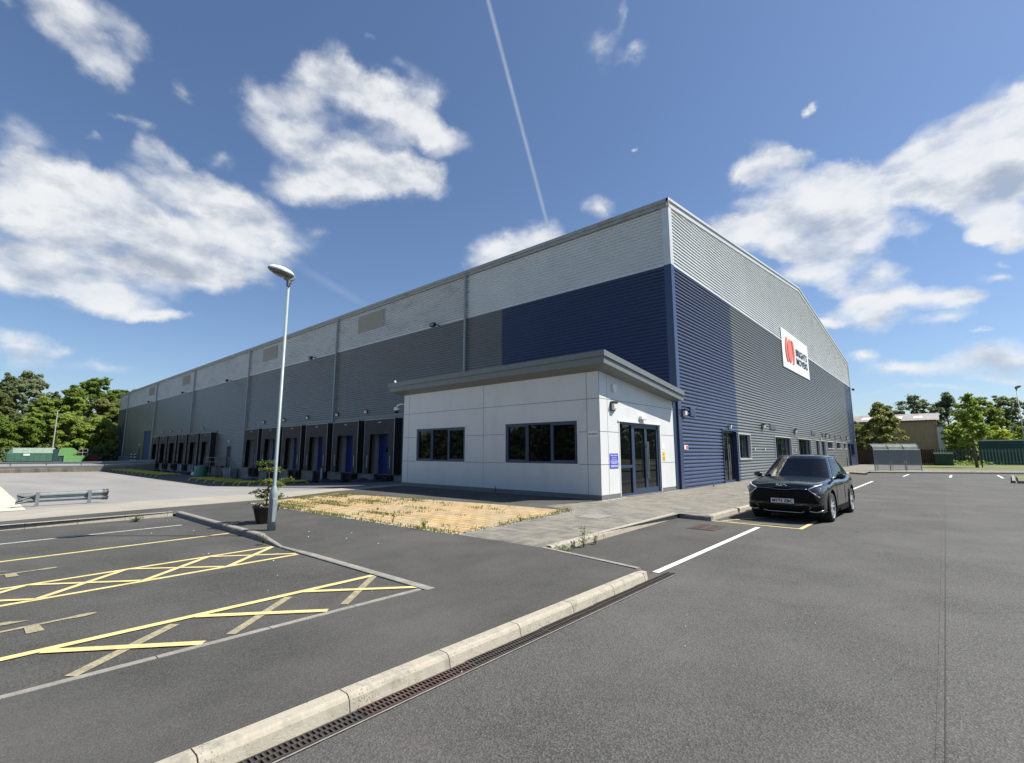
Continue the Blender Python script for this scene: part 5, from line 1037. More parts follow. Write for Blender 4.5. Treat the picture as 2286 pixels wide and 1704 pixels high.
def cabinet(label, loc, L_, W_, H_, m, lid, rz=0):
    t = thing('utility_cabinet', label, 'utility cabinet', loc, rz); mb = MB(); mb.box(-L_/2, -W_/2, 0, L_/2, W_/2, H_); obj('body', mb, m, t, local=True, bevel=.02)
    mb = MB(); mb.box(-L_/2 - .05, -W_/2 - .05, H_ + .002, L_/2 + .05, W_/2 + .05, H_ + .16); obj('lid', mb, lid, t, local=True)
    mb = MB()
    for k in (1, 2, 3): mb.box(-L_/2 + L_ * k / 4 - .01, -W_/2 - .012, .1, -L_/2 + L_ * k / 4 + .01, -W_/2 - .002, H_ - .1)
    obj('door_seams', mb, M['blackp'], t, local=True); return t
grn = mat('bottle_green_paint', (.010, .060, .032), .5, var=.15); lidm = mat('pale_green_lid', (.5, .6, .54), .6)
cabinet('low dark green utility cabinet with a pale lid on the grass', (-.2, 82.3, .12), 1.75, .9, 1.45, grn, lidm)
cabinet('long dark green kiosk with a pale roof edge behind the palisade fence', (6.2, 93.5, .12), 5.2, 2.5, 3.15, mat('teal_kiosk_paint', (.008, .05, .045), .5, var=.1), lidm)
def palisade(label, x0, x1, y, H_, m, sp=.26, wv=.12, y1=None):
    t = thing('palisade_fence', label, 'fence', ((x0 + x1) / 2, y, .12)); mb = MB(); x = x0; k = 0; y1 = y if y1 is None else y1
    while x < x1:
        yy = y + (y1 - y) * (x - x0) / (x1 - x0); mb.add([(x, yy, .15), (x + wv, yy, .15), (x + wv, yy, H_), (x + wv / 2, yy - .0, H_ + .14), (x, yy, H_), (x + wv / 2, yy - .04, .15), (x + wv / 2, yy - .04, H_)], [(0, 5, 6, 3, 4), (5, 1, 2, 3, 6)]); x += sp
    obj('pales', mb, m, t, recalc=False); mb = MB()
    for z in (.5, H_ - .25): mb.prism([(x0, y + .02, z), (x1, y1 + .02, z), (x1, y1 + .02, z + .06), (x0, y + .02, z + .06)], (0, .04, 0))
    obj('cross_rails', mb, m, t); return t
palisade('green palisade fence with pointed pales in front of the dark kiosk', 3.3, 24, 89.0, 2.15, mat('green_palisade', (.13, .21, .19), .5, var=.1), sp=.31, wv=.14, y1=92)
palisade('blue grey palisade fence behind the low green cabinet', -1.3, 3.4, 95.0, 2.2, mat('grey_palisade', (.10, .125, .15), .5, var=.1), sp=.3, wv=.15)
bb = thing('brown_building', 'brown clad industrial shed with a rusty pale pitched roof beyond the timber fence', 'building', (-8, 100, 0))
brn = mat('brown_sheet_cladding', (.42, .29, .18), .7, var=.08, vscale=1.5); mb = MB(); x = -40.0
while x < -.75:
    mb.quad((x, 100, 0), (x + .16, 100, 0), (x + .16, 100, 6.8), (x, 100, 6.8)); mb.quad((x + .16, 100, 0), (x + .2, 99.95, 0), (x + .2, 99.95, 6.8), (x + .16, 100, 6.8)); mb.quad((x + .2, 99.95, 0), (x + .34, 99.95, 0), (x + .34, 99.95, 6.8), (x + .2, 99.95, 6.8)); mb.quad((x + .34, 99.95, 0), (x + .38, 100, 0), (x + .38, 100, 6.8), (x + .34, 99.95, 6.8)); x += .38
mb.quad((-.7, 100, 0), (-.7, 125, 0), (-.7, 125, 6.8), (-.7, 100, 6.8)); mb.poly([(-.7, 100, 6.8), (-.7, 125, 6.8), (-.7, 112.5, 8.6)]); obj('wall', mb, brn, bb, recalc=False)
rfm = mat('rusty_pale_roof', (.22, .205, .19), .7, var=.25, vscale=.4, stretch=(1.5, .3, 1), dirt=(.15, .09, .07), dirtscale=.5, dirtamt=.6)
mb = MB(); x = -40.2
while x < -.5:
    mb.quad((x, 99.7, 6.75), (x + .5, 99.7, 6.75), (x + .5, 112.5, 8.6), (x, 112.5, 8.6)); mb.box(x - .03, 99.7, 6.74, x + .03, 99.75, 6.86); x += .5
mb.quad((-40, 112.5, 8.6), (-.6, 112.5, 8.6), (-.6, 125.2, 6.75), (-40, 125.2, 6.75)); rf = obj('roof', mb, rfm, bb, recalc=False)
for x in (-10.4, -6.0, -3.4): mb = MB(); mb.prism([(x, 103.0, 7.24), (x + 1.1, 103, 7.24), (x + 1.1, 107, 7.82), (x, 107, 7.82)], (0, 0, .05)); obj('roof_light', mb, M['signw'], rf)
mb = MB(); mb.box(-40, 99.6, 6.62, -.6, 99.72, 6.78); obj('gutter', mb, M['blackp'], bb)
t = thing('stair_tower', 'narrow grey concrete tower standing against the right end of the brown shed', 'tower', (.2, 102, 0)); mb = MB(); mb.box(-.62, 99.8, 0, .12, 101.5, 5.7); obj('shaft', mb, M['trim_light'], t)
mb = MB(); mb.box(-.68, 99.6, 5.7, .45, 101.6, 6.0); obj('cap', mb, M['groove'], t)
# ================================================================== PARKED CAR (nose at local y=0, facing -Y)
CAR = thing('parked_car', 'dark green black compact SUV parked beside the kerb facing the camera', 'car', (-3.20, 13.93, 0), R(-1.7))
paint = mat('dark_car_paint', (.005, .009, .010), .22, metal=.0, spec=.35, coat=.91); glassc = bpy.data.materials.new('car_glass'); glassc.use_nodes = True
def _cg():
    N = glassc.node_tree.nodes; L = glassc.node_tree.links; N.clear()
    t = N.new('ShaderNodeBsdfTransparent'); t.inputs[0].default_value = (.70, .76, .74, 1); g = N.new('ShaderNodeBsdfGlossy'); g.inputs['Roughness'].default_value = .015
    fr = N.new('ShaderNodeFresnel'); fr.inputs[0].default_value = 1.6; m = N.new('ShaderNodeMixShader'); L.new(fr.outputs[0], m.inputs[0]); L.new(t.outputs[0], m.inputs[1]); L.new(g.outputs[0], m.inputs[2]); o = N.new('ShaderNodeOutputMaterial'); L.new(m.outputs[0], o.inputs[0])
_cg()
trimb = mat('car_black_trim', (.004, .004, .005), .5, spec=.15); tyre = mat('tyre_rubber', (.018, .018, .018), .85, bump=.3, bscale=60); alloy = mat('diamond_cut_alloy', (.55, .56, .58), .38, metal=.5)
chrome = mat('satin_chrome', (.62, .63, .65), .18, metal=1.0); lampg = mat('headlamp_glass', (.10, .11, .12), .06, spec=.8, metal=.3); drl = mat('daytime_light_strip_and_badge', (.62, .64, .66), .2)
ST = [ # y, halfw, z centre, z shoulder, z bottom
 (0.0, .64, .905, .85, .34), (.05, .80, .95, .89, .26), (.20, .875, .985, .92, .22), (.45, .92, 1.015, .95, .20), (.85, .935, 1.055, .985, .20), (1.25, .93, 1.09, 1.0, .20), (1.6, .93, 1.10, 1.0, .20),
 (2.3, .925, 1.06, 1.01, .20), (3.0, .93, 1.08, 1.03, .20), (3.55, .935, 1.12, 1.06, .20), (4.05, .92, 1.13, 1.05, .22), (4.35, .86, 1.08, .98, .28), (4.48, .74, 1.0, .9, .36)]
mb = MB(); NS = None
for y, w, zt, zs_, zb_ in ST:
    half = [(0, zt), (.40*w, zt - .003), (.72*w, zt - .025), (.88*w, (zt + zs_) / 2), (.975*w, zs_ - .06), (1.0*w, zs_ - .20), (.985*w, .58), (1.0*w, .44), (.985*w, zb_ + .08), (.92*w, zb_), (.4*w, zb_ - .01), (0, zb_ - .01)]
    ring = [(x, y, z) for x, z in half] + [(-x, y, z) for x, z in half[1:-1]][::-1]; NS = len(ring); mb.v += ring
for i in range(len(ST) - 1):
    for k in range(NS): mb.f.append((i*NS + k, i*NS + (k+1) % NS, (i+1)*NS + (k+1) % NS, (i+1)*NS + k))
mb.f.append(tuple(range(NS))); mb.f.append(tuple((len(ST)-1)*NS + k for k in range(NS))[::-1])
tmp = obj('body_cage', mb, paint, None); ss = tmp.modifiers.new('s', 'SUBSURF'); ss.levels = ss.render_levels = 3
WY, WRAD = (.86, 3.53), .355
cut = MB()
for y in WY:
    for sgn in (-1, 1): cut.lathe([(.425, sgn * .60), (.425, sgn * 1.2)], (0, y, WRAD + .0), 40, 'x')
cu = obj('arch_cutter', cut, paint, None); bo = tmp.modifiers.new('b', 'BOOLEAN'); bo.object = cu; bo.operation = 'DIFFERENCE'; bo.solver = 'EXACT'
bpy.context.view_layer.update(); dg = bpy.context.evaluated_depsgraph_get(); me = bpy.data.meshes.new_from_object(tmp.evaluated_get(dg)); me.name = 'body'
bpy.data.objects.remove(tmp); bpy.data.objects.remove(cu)
me.polygons.foreach_set('use_smooth', [True] * len(me.polygons)); me.materials.clear(); me.materials.append(paint)
body = bpy.data.objects.new('body', me); COL.objects.link(body); body.parent = CAR
es = body.modifiers.new('e', 'EDGE_SPLIT'); es.split_angle = R(40)
bv = BVHTree.FromPolygons([v.co.copy() for v in me.vertices], [tuple(p.vertices) for p in me.polygons])
def hitf(x, z, off=.006, y0=-1.0):      # onto the nose
    h = bv.ray_cast(Vector((x, y0, z)), Vector((0, 1, 0))); 
    if h[0] is None: return Vector((x, .25, z))
    return h[0] + (h[1] if h[1].y < 0 else -h[1]) * off
def hits(sgn, y, z, off=.005):
    h = bv.ray_cast(Vector((sgn * 2, y, z)), Vector((-sgn, 0, 0)))
    return (h[0] + Vector((sgn * off, 0, 0))) if h[0] else Vector((sgn * .9, y, z))
def patchf(poly, nx=8, nz=5, off=.006): # bilinear quad of (x,z) corners projected on the nose
    (a, b, c, d) = poly; m = MB()
    for j in range(nz + 1):
        for i in range(nx + 1):
            u, v = i / nx, j / nz; x = (a[0]*(1-u)+b[0]*u)*(1-v) + (d[0]*(1-u)+c[0]*u)*v; z = (a[1]*(1-u)+b[1]*u)*(1-v) + (d[1]*(1-u)+c[1]*u)*v; m.v.append(tuple(hitf(x, z, off)))
    for j in range(nz):
        for i in range(nx): k = j*(nx+1) + i; m.f.append((k, k+1, k+nx+2, k+nx+1))
    return m
def linef(pts, w, off=.012, n=6):
    m = MB(); P_ = []
    for (x0, z0), (x1, z1) in zip(pts[:-1], pts[1:]):
        for i in range(n): t = i / n; P_.append((x0 + (x1-x0)*t, z0 + (z1-z0)*t))
    P_.append(pts[-1]); Q_ = [hitf(x, z, off) for x, z in P_]; m.tube(Q_, w / 2, 6); return m
for s in (-1, 1):
    o = obj('headlight', patchf([(s*.63, .84), (s*.89, .905), (s*.905, .76), (s*.77, .69)], 8, 6, .006), lampg, CAR, local=True, smooth=True)
    obj('light_strip', linef([(s*.82, .925), (s*.585, .82), (s*.80, .635)], .030, .012), drl, o, local=True, smooth=True)
    pr = MB(); pr.v = []; h = hitf(s*.80, .80, .012); pr.lathe([(.001, -.012), (.045, -.010), (.05, .01)], tuple(h), 14, 'y'); obj('projector', pr, chrome, o, local=True, smooth=True)
    obj('lower_air_intake', patchf([(s*.56, .30), (s*.84, .32), (s*.86, .44), (s*.64, .40)], 6, 3, .006), trimb, CAR, local=True, smooth=True)
    obj('fog_lamp_trim', linef([(s*.58, .30), (s*.72, .285), (s*.85, .33)], .022, .012), chrome, CAR, local=True, smooth=True)
gr = obj('grille', patchf([(-.80, .48), (.80, .48), (.60, .855), (-.60, .855)], 26, 8, .005), trimb, CAR, local=True, smooth=True)
for z in (.64, .69, .74): obj('slat', linef([(-.62, z), (.62, z)], .010, .010, 20), mat('gloss_black', (.02, .02, .02), .15), gr, local=True, smooth=True)
obj('chrome_line', linef([(-.56, .83), (-.22, .82), (-.14, .80), (.14, .80), (.22, .82), (.56, .83)], .010, .012), chrome, CAR, local=True, smooth=True)
obj('lower_grille', patchf([(-.55, .27), (.55, .27), (.58, .42), (-.58, .42)], 16, 4, .006), trimb, CAR, local=True, smooth=True)
obj('skid_trim', linef([(-.46, .285), (-.38, .255), (.38, .255), (.46, .285)], .026, .012, 10), chrome, CAR, local=True, smooth=True)
mb = MB(); yv = hitf(0, .52).y - .03; mb.box(-.26, yv, .465, .26, yv + .02, .577); pl = obj('number_plate', mb, mat('plate_white', (.78, .78, .76), .4), CAR, local=True)
tm = text_mesh('MT73 ZBC', .098, 0, .0042); wd = max(v[0] for v in tm.v); tm.v = [(-.235 + v[0] * .47 / wd, yv - .002, .487 + v[1] * .98) for v in tm.v]; obj('lettering', tm, M['signk'], pl, local=True, recalc=False)
# badge: three joined angular strokes, pale colour painted in place of chrome reflections
bz, bh = .885, .042
bd = [[(-.135, 0), (-.135, 1)], [(-.085, 1), (-.13, .5), (-.05, 0), (-.05, 1)], [(-.05, 0), (.0, 1), (.045, 0)], [(.045, 0), (.06, 1), (.12, 0)]]
bd = [[(-.125, 0), (-.125, 1)], [(-.075, 1), (-.12, .45), (-.055, 0)], [(-.055, 0), (-.02, 1)], [(-.02, 1), (-.02, 0)], [(-.0, 0), (.03, 1), (.075, 0)]]
mb = MB()
for pts in ([(-.12, 0), (-.12, 1)], [(-.12, .45), (-.065, 1)], [(-.10, .55), (-.045, 0), (-.01, 1), (-.01, 0)], [(.01, 0), (.055, 1), (.12, 0)]):
    mb.tube([hitf(x, bz + z * bh, .012) for x, z in pts], .0085, 5)
obj('badge', mb, drl, CAR, local=True)
# cabin: rings from belt line to roof
def cab(p, s):
    """p in 0..1 round half a ring (0 = front centre, 1 = rear centre), s in 0..1 from belt to roof edge; returns (x,y,z) for x>=0"""
    yf = 1.18 + (2.06 - 1.18) * (s ** .92); yb = 4.30 - .62 * (s ** 1.2); hw = .86 - .24 * s ** 1.15; z = 1.02 + .58 * (s ** .95) if s < 1 else 1.60
    if s >= 1: z = 1.60
    zroof = .03 * math.sin(math.pi * min(1, max(0, (p - .1) / .8)))
    if p < .30:   # windscreen arc
        u = p / .30; x = hw * .965 * math.sin(u * math.pi / 2 * .98) ** .9; y = yf + .26 * (1 - math.cos(u * math.pi / 2)) ; return Vector((x, y, z + (.0 if s < 1 else 0)))
    if p < .86:
        u = (p - .30) / .56; y = (yf + .26) + (yb - .22 - yf - .26) * u; bul = math.sin(u * math.pi) ** .6; x = hw * (.965 + .035 * bul) - .10 * max(0, u - .55) ** 1.5; return Vector((x, y, z))
    u = (p - .86) / .14; x0 = hw * .965 - .10 * .45 ** 1.5; return Vector((x0 * math.cos(u * math.pi / 2), yb - .22 * (1 - math.sin(u * math.pi / 2)) , z))
def cabpt(p, s, off=0.0):
    q = cab(p, s)
    if off:
        e = .004; a = cab(min(1, p + e), s) - cab(max(0, p - e), s); b = cab(p, min(1, s + .02)) - cab(p, max(0, s - .02)); n = a.cross(b); n = n.normalized() if n.length > 1e-9 else Vector((0, -1, 0))
        if n.dot(q - Vector((0, 2.7, 1.0))) < 0: n = -n
        q = q + n * off
    return q
NP, NSS = 60, 10
mb = MB()
for j in range(NSS + 1):
    s = j / NSS; r = [cab(i / NP, s) for i in range(NP + 1)]; mb.v += [tuple(v) for v in r] + [(-v.x, v.y, v.z) for v in r[1:-1]][::-1]
n = 2 * NP
for j in range(NSS):
    for k in range(n):
        pk = (k + .5) / NP; pk = pk if pk < 1 else 2 - pk; sm = (j + .5) / NSS
        if .08 < sm < .90 and (pk < .245 or .36 < pk < .54 or .57 < pk < .69): continue
        mb.f.append((j*n + k, j*n + (k+1) % n, (j+1)*n + (k+1) % n, (j+1)*n + k))
cy_ = 2.85; b = NSS * n      # crowned roof
for t, dz in ((.93, .022), (.80, .040), (.5, .056), (.2, .060)):
    for k in range(n): v = mb.v[b + k]; mb.v.append((v[0] * t, cy_ + (v[1] - cy_) * (t * .5 + .5 if t > .9 else t), v[2] + dz))
for j in range(4):
    for k in range(n): a0 = b + j * n; mb.f.append((a0 + k, a0 + (k+1) % n, a0 + n + (k+1) % n, a0 + n + k))
mb.f.append(tuple(b + 4 * n + k for k in range(n)))
obj('cabin', mb, paint, CAR, local=True, smooth=True)
def glassp(name, p0, p1, s0, s1, np_=14, ns=6, mirror=False, both=False, m=glassc, off=.007):
    g_ = MB(); 
    for j in range(ns + 1):
        for i in range(np_ + 1):
            v = j / ns; a, c = (p0, p1); pa = a[0] + (a[1] - a[0]) * v; pb = c[0] + (c[1] - c[0]) * v; s = (s0[0] + (s0[1]-s0[0]) * i/np_) * (1 - v) + (s1[0] + (s1[1]-s1[0]) * i/np_) * v
            p = pa + (pb - pa) * i / np_; q = cabpt(abs(p), s, off); g_.v.append((-q.x if (mirror or p < 0) else q.x, q.y, q.z))
    for j in range(ns):
        for i in range(np_): k = j*(np_+1) + i; g_.f.append((k, k+1, k+np_+2, k+np_+1))
    return obj(name, g_, m, CAR, local=True, smooth=True)
glassp('windscreen', (-.262, -.258), (.262, .258), (.03, .03), (.93, .93), 28)
for mi in (False, True):
    glassp('side_window', (.325, .355), (.55, .55), (.07, .07), (.88, .88), mirror=mi)
    glassp('side_window', (.56, .56), (.72, .70), (.08, .14), (.88, .86), mirror=mi)
    glassp('quarter_window', (.73, .71), (.80, .76), (.20, .34), (.86, .74), mirror=mi, np_=6)
glassp('rear_window', (.90, .90), (1.0, 1.0), (.2, .2), (.85, .85)); 
for s in (-1, 1):
    m = MB(); m.tube([(s * abs(cabpt(p, .97, .03).x), cabpt(p, .97, .03).y, cabpt(p, .97, .03).z + .035) for p in (.40, .45, .55, .65, .74, .78)], [.008, .016, .016, .016, .016, .008], 6); obj('roof_rail', m, trimb, CAR, local=True, smooth=True)
    m = MB(); m.tube([(s * abs(cabpt(p, .03, .012).x), cabpt(p, .03, .012).y, cabpt(p, .03, .012).z + .01) for p in (.31, .4, .5, .6, .7, .76)] + [(s * abs(cabpt(.80, .22, .012).x), cabpt(.80, .22, .012).y, cabpt(.80, .22, .012).z)], .010, 6); obj('window_trim', m, chrome, CAR, local=True, smooth=True)
    # mirrors
    m = MB(); cx, cy2, cz = s * 1.02, 1.62, 1.10; mm = []
    for a in range(9):
        th = math.pi * a / 8
        for k in range(14):
            ph = 2 * math.pi * k / 14; m.v.append((cx + .12 * math.sin(th) * math.cos(ph), cy2 + .07 * math.sin(th) * math.sin(ph) - .02 * math.cos(ph), cz + .078 * math.cos(th)))
    for a in range(8):
        for k in range(14): m.f.append((a*14 + k, a*14 + (k+1) % 14, (a+1)*14 + (k+1) % 14, (a+1)*14 + k))
    m.tube([(s * .86, 1.62, 1.03), (s * .96, 1.62, 1.05)], [.03, .025], 8); mo = obj('wing_mirror', m, paint, CAR, local=True, smooth=True)
    m = MB(); m.lathe([(.001, .068), (.07, .07), (.085, .06)], (cx, cy2, cz), 12, 'y'); obj('mirror_glass', m, chrome, mo, local=True)
    # door seams, handles, sill cladding, arch trims
    m = MB()
    for y in (1.55, 2.62, 3.42):
        pts = [hits(s, y + (.10 if y == 3.42 and z > .8 else 0), z, .001) for z in (.34, .5, .65, .8, .92, .99)]; m.tube(pts, .005, 4)
    m.tube([hits(s, y, .33, .001) for y in (1.5, 2.0, 2.62, 3.0)], .005, 4); obj('door_seam', m, M['black'], CAR, local=True)
    for y in (2.40, 3.22): m = MB(); m.tube([hits(s, y - .1, .89, .004), hits(s, y - .06, .895, .03), hits(s, y + .06, .90, .03), hits(s, y + .1, .90, .004)], .014, 6); obj('door_handle', m, paint, CAR, local=True, smooth=True)
    m = MB()
    for i in range(13):
        y = 1.30 + 1.80 * i / 12
        for z in (.19, .27, .34): m.v.append(tuple(hits(s, y, z, .008)))
    for i in range(12):
        for k in range(2): m.f.append((i*3 + k, (i+1)*3 + k, (i+1)*3 + k + 1, i*3 + k + 1))
    obj('sill_cladding', m, trimb, CAR, local=True, smooth=True)
    for y0 in WY:
        m = MB(); pts = []
        for k in range(25):
            a = R(-8 + 196 * k / 24); yy, zz_ = y0 + .435 * math.cos(a), WRAD + .435 * math.sin(a); pts.append(hits(s, yy, max(.2, zz_), .003))
        m.tube(pts, .022, 6); obj('arch_trim', m, trimb, CAR, local=True, smooth=True)
        lin = MB(); lin.lathe([(.42, s * .60), (.42, s * .86)], (0, y0, WRAD), 30, 'x', cap=False); lin.lathe([(.42, s * .6), (.01, s * .6)], (0, y0, WRAD), 30, 'x', cap=False); obj('arch_liner', lin, M['black'], CAR, local=True)
        # wheels
        wt = MB(); xo = s * .93; xi = s * .70
        wt.lathe([(.245, xi), (.33, xi), (WRAD, xi + s * .03), (WRAD, xo - s * .035), (.335, xo - s * .004), (.262, xo)], (0, y0, WRAD), 40, 'x', cap=False); wh = obj('wheel', wt, tyre, CAR, local=True, smooth=True)
        rm = MB(); rm.lathe([(.265, xo - s * .002), (.25, xo - s * .012), (.24, xo - s * .10)], (0, y0, WRAD), 40, 'x', cap=False)
        for k in range(5):
            for da in (-.17, .17):
                a = 2 * math.pi * k / 5 + .3; a0, a1 = a + da * .55, a + da * 1.35
                p0 = Vector((xo - s * .035, y0 + .055 * math.cos(a0), WRAD + .055 * math.sin(a0))); p1 = Vector((xo - s * .012, y0 + .25 * math.cos(a1), WRAD + .25 * math.sin(a1)))
                u = (p1 - p0).normalized(); w = u.cross(Vector((1, 0, 0))).normalized(); h0, h1 = .017, .021
                rm.add([p0 - w * h0, p0 + w * h0, p1 + w * h1, p1 - w * h1] + [v - Vector((s * .03, 0, 0)) for v in (p0 - w * h0, p0 + w * h0, p1 + w * h1, p1 - w * h1)], [(0,1,2,3),(7,6,5,4),(0,4,5,1),(1,5,6,2),(2,6,7,3),(3,7,4,0)])
        rm.lathe([(.06, xo - s * .05), (.06, xo - s * .03), (.03, xo - s * .02), (.001, xo - s * .02)], (0, y0, WRAD), 16, 'x', cap=False); obj('rim', rm, alloy, wh, local=True)
        dk = MB(); dk.lathe([(.24, xo - s * .10), (.01, xo - s * .10)], (0, y0, WRAD), 24, 'x', cap=False); obj('brake_disc', dk, M['iron'], wh, local=True)
mb = MB(); mb.box(-.80, .3, .17, .80, 4.2, .40); obj('underbody', mb, M['black'], CAR, local=True)
cabm = mat('dark_cabin_fabric', (.06, .06, .062), .8)
mb = MB(); mb.box(-.78, 1.35, .90, .78, 1.85, 1.00); obj('dashboard', mb, cabm, CAR, local=True, bevel=.03)
for sx in (-.37, .37):
    for yy, hh in ((2.35, 1.22), (3.25, 1.18)):
        mb = MB(); mb.prism([(sx - .24, yy, .6), (sx + .24, yy, .6), (sx + .20, yy + .12, hh), (sx - .20, yy + .12, hh)], (0, .13, 0)); s_ = obj('seat', mb, cabm, CAR, local=True, bevel=.04)
        mb = MB(); mb.box(sx - .13, yy + .12, hh + .04, sx + .13, yy + .22, hh + .20); obj('headrest', mb, cabm, s_, local=True, bevel=.04)
mb = MB(); mb.tube([(-.37 + .185 * math.cos(2 * math.pi * k / 20), 1.93 + .06 * math.sin(2 * math.pi * k / 20), 1.02 + .17 * math.sin(2 * math.pi * k / 20)) for k in range(21)], .014, 6); obj('steering_wheel', mb, cabm, CAR, local=True, smooth=True)
mb = MB(); mb.box(-.11, 1.98, 1.44, .11, 2.02, 1.50); obj('rear_view_mirror', mb, trimb, CAR, local=True, bevel=.01)
mb = MB(); mb.tube([(.0, 1.60, 1.12), (.42, 1.64, 1.11)], .007, 5); mb.tube([(-.45, 1.50, 1.10), (.0, 1.42, 1.10)], .007, 5); obj('wiper', mb, trimb, CAR, local=True)
# ================================================================== TREES
barkm = mat('tree_bark', (.11, .095, .075), .9, var=.25, vscale=3)
LM = {'g1': leafmat('leaf_mid_green', (0.119, 0.182, 0.042), (0.259, 0.336, 0.084)), 'g2': leafmat('leaf_bright_green', (0.182, 0.259, 0.056), (0.364, 0.448, 0.112)), 'g3': leafmat('leaf_dark_green_hazed', (0.127, 0.182, 0.082), (0.255, 0.309, 0.155)),  # the dark green has distance haze lightened into its leaf colour
      'g4': leafmat('leaf_grey_green_hazed', (0.168, 0.210, 0.112), (0.322, 0.371, 0.210)), 'g5': leafmat('leaf_yellow_green', (0.224, 0.294, 0.028), (0.420, 0.476, 0.070)), 'g6': leafmat('leaf_olive', (0.140, 0.168, 0.063), (0.280, 0.301, 0.112))}  # the grey green is lightened too, haze put into the colour
def crown(seed, H, Wd, base, shape, n, leafs, nclump, lsize, up=.6):
    """leaf clumps spread through an uneven crown; returns foliage mesh and clump centres"""
    rnd = random.Random(seed); mb = MB(); C_ = []
    lob = [(rnd.uniform(0, 6.28), rnd.uniform(.12, .3)) for _ in range(4)]
    for i in range(nclump):
        t = rnd.random() ** .9; z = base + (H * .95 - base) * t
        if shape == 'round': r = math.sin(math.pi * min(1, (t * .92 + .08))) ** .55
        elif shape == 'cone': r = (1 - t) ** .75 * 1.05 + .08
        elif shape == 'fan': r = (.40 + .70 * t) * min(1, ((1 - t) / .38) ** .6 + .04)
        else: r = (.62 + .38 * math.sin(math.pi * t)) * min(1, ((1 - t) / .45) ** .7 + .05)
        a = rnd.uniform(0, 6.28); r *= 1 + sum(am * math.cos(a * (k + 2) + ph + t * 4) for k, (ph, am) in enumerate(lob)) * .5
        q = rnd.random() ** .42 * r * Wd / 2; C_.append(Vector((q * math.cos(a), q * math.sin(a), z + rnd.gauss(0, .03 * H))))
    for c in C_:
        cr = rnd.uniform(.5, 1.15) * Wd / (nclump ** .5) * 1.25; asp = rnd.uniform(.45, .8)
        for k in range(leafs):
            d = Vector((rnd.gauss(0, 1), rnd.gauss(0, 1), rnd.gauss(0, 1))); d = d.normalized() * (rnd.random() ** .6) * cr; p = c + Vector((d.x, d.y, d.z * asp))
            nrm = (d.normalized() * .6 + Vector((rnd.gauss(0, .7), rnd.gauss(0, .7), rnd.gauss(0, .7) + up))).normalized(); u = nrm.cross(Vector((rnd.gauss(0, 1), rnd.gauss(0, 1), rnd.gauss(0, 1)))).normalized(); w = nrm.cross(u); s = lsize * rnd.uniform(.6, 1.3)
            mb.add([p + u * s * .75, p + w * s * .5, p - u * s * .75, p - w * s * .5], [(0, 1, 2, 3)])
    return mb, C_
def tree(name, label, loc, H, Wd, base, shape, lm, seed, nclump=46, leafs=120, lsize=.30, trunk=None, group=None, lean=0, kindname='tree'):
    t = thing(name, label, kindname, loc, random.Random(seed).uniform(0, 6.28), group)
    fol, C_ = crown(seed, H, Wd, base, shape, 0, leafs, nclump, lsize)
    rnd = random.Random(seed + 99); tm = MB(); r0 = trunk or H * .018
    tp = [(0, 0, -.2), (rnd.gauss(0, .1), rnd.gauss(0, .1), H * .3), (rnd.gauss(0, .25), rnd.gauss(0, .25), H * .6), (rnd.gauss(0, .3), rnd.gauss(0, .3), H * .9)]
    tm.tube(tp, [r0 * 1.2, r0 * .85, r0 * .5, r0 * .12], 8)
    for c in C_[::2]:
        zz_ = max(base * .5, min(H * .75, c.z - (Vector((c.x, c.y, 0)).length) * .7)); k = zz_ / (H * .9); a = Vector(tp[1]).lerp(Vector(tp[3]), max(0, min(1, (k - .33) / .67))); a.z = zz_
        tm.tube([a, a.lerp(c, .5) + Vector((0, 0, .2)), c], [r0 * .35 * (1.1 - k), r0 * .2 * (1.1 - k), .015], 5)
    obj('trunk', tm, barkm, t, local=True, smooth=True); obj('crown', fol, LM[lm], t, local=True, recalc=False); return t
# west wood: every tree on its own
W = []
spec = [('round', 'g1', 15, 9.5, 2.0, 1), ('col', 'g2', 14, 7.5, 1.2, 2), ('cone', 'g3', 17, 6.5, 3.5, 3), ('fan', 'g4', 16, 8.5, 3.0, 4), ('round', 'g2', 9, 8, .3, 5), ('col', 'g6', 13, 8, 1.0, 6)]
names = ['rounded mid green tree', 'bright green upright tree', 'dark conifer like tree', 'airy grey green tree', 'low bright green bushy tree', 'olive leafed upright tree']
places = [ # type, x, y, scale, where
 (3, -150, 8.0, 1.22, 'standing highest at the left above the green container'), (0, -150, -1, 1.12, 'at the left edge of the photo'), (0, -152, 19.6, 1.32, 'tallest above the bright green compactor'),
 (5, -140, 3.0, 1.15, 'behind the left end of the dark green container'), (1, -142, 10.5, .98, 'directly behind the pale mast'), (1, -143, 15.2, 1.2, 'left of the tallest tree'), (5, -138, 19.5, 1.08, 'nearest the far corner of the warehouse'),
 (1, -136, 23.6, 1.02, 'half hidden by the end of the warehouse'), (4, -131, -3, .95, 'low at the left edge'), (4, -130, 3.2, 1.0, 'low behind the dark green container'), (4, -131, 8.6, .92, 'low behind the container lid'),
 (4, -130, 13.6, 1.05, 'low behind the bright green hopper'), (4, -131, 18.6, 1.0, 'low behind the red skip'), (4, -128.5, 23.2, .8, 'low beside the warehouse wall'), (0, -160, 27, 1.22, 'rising just above the far warehouse eave'), (3, -166, 33, 1.15, 'peeping over the warehouse eave'),
 (2, -147, 5.2, 1.08, 'with dark feathery top at the upper left'), (2, -146, 12.6, .88, 'between the container and the compactor'), (0, -142, -7, 1.0, 'beyond the left edge'), (5, -150, 24.5, 1.15, 'behind the far corner'), (3, -170, 41, 1.2, 'farther along over the eave')]
proto = {}
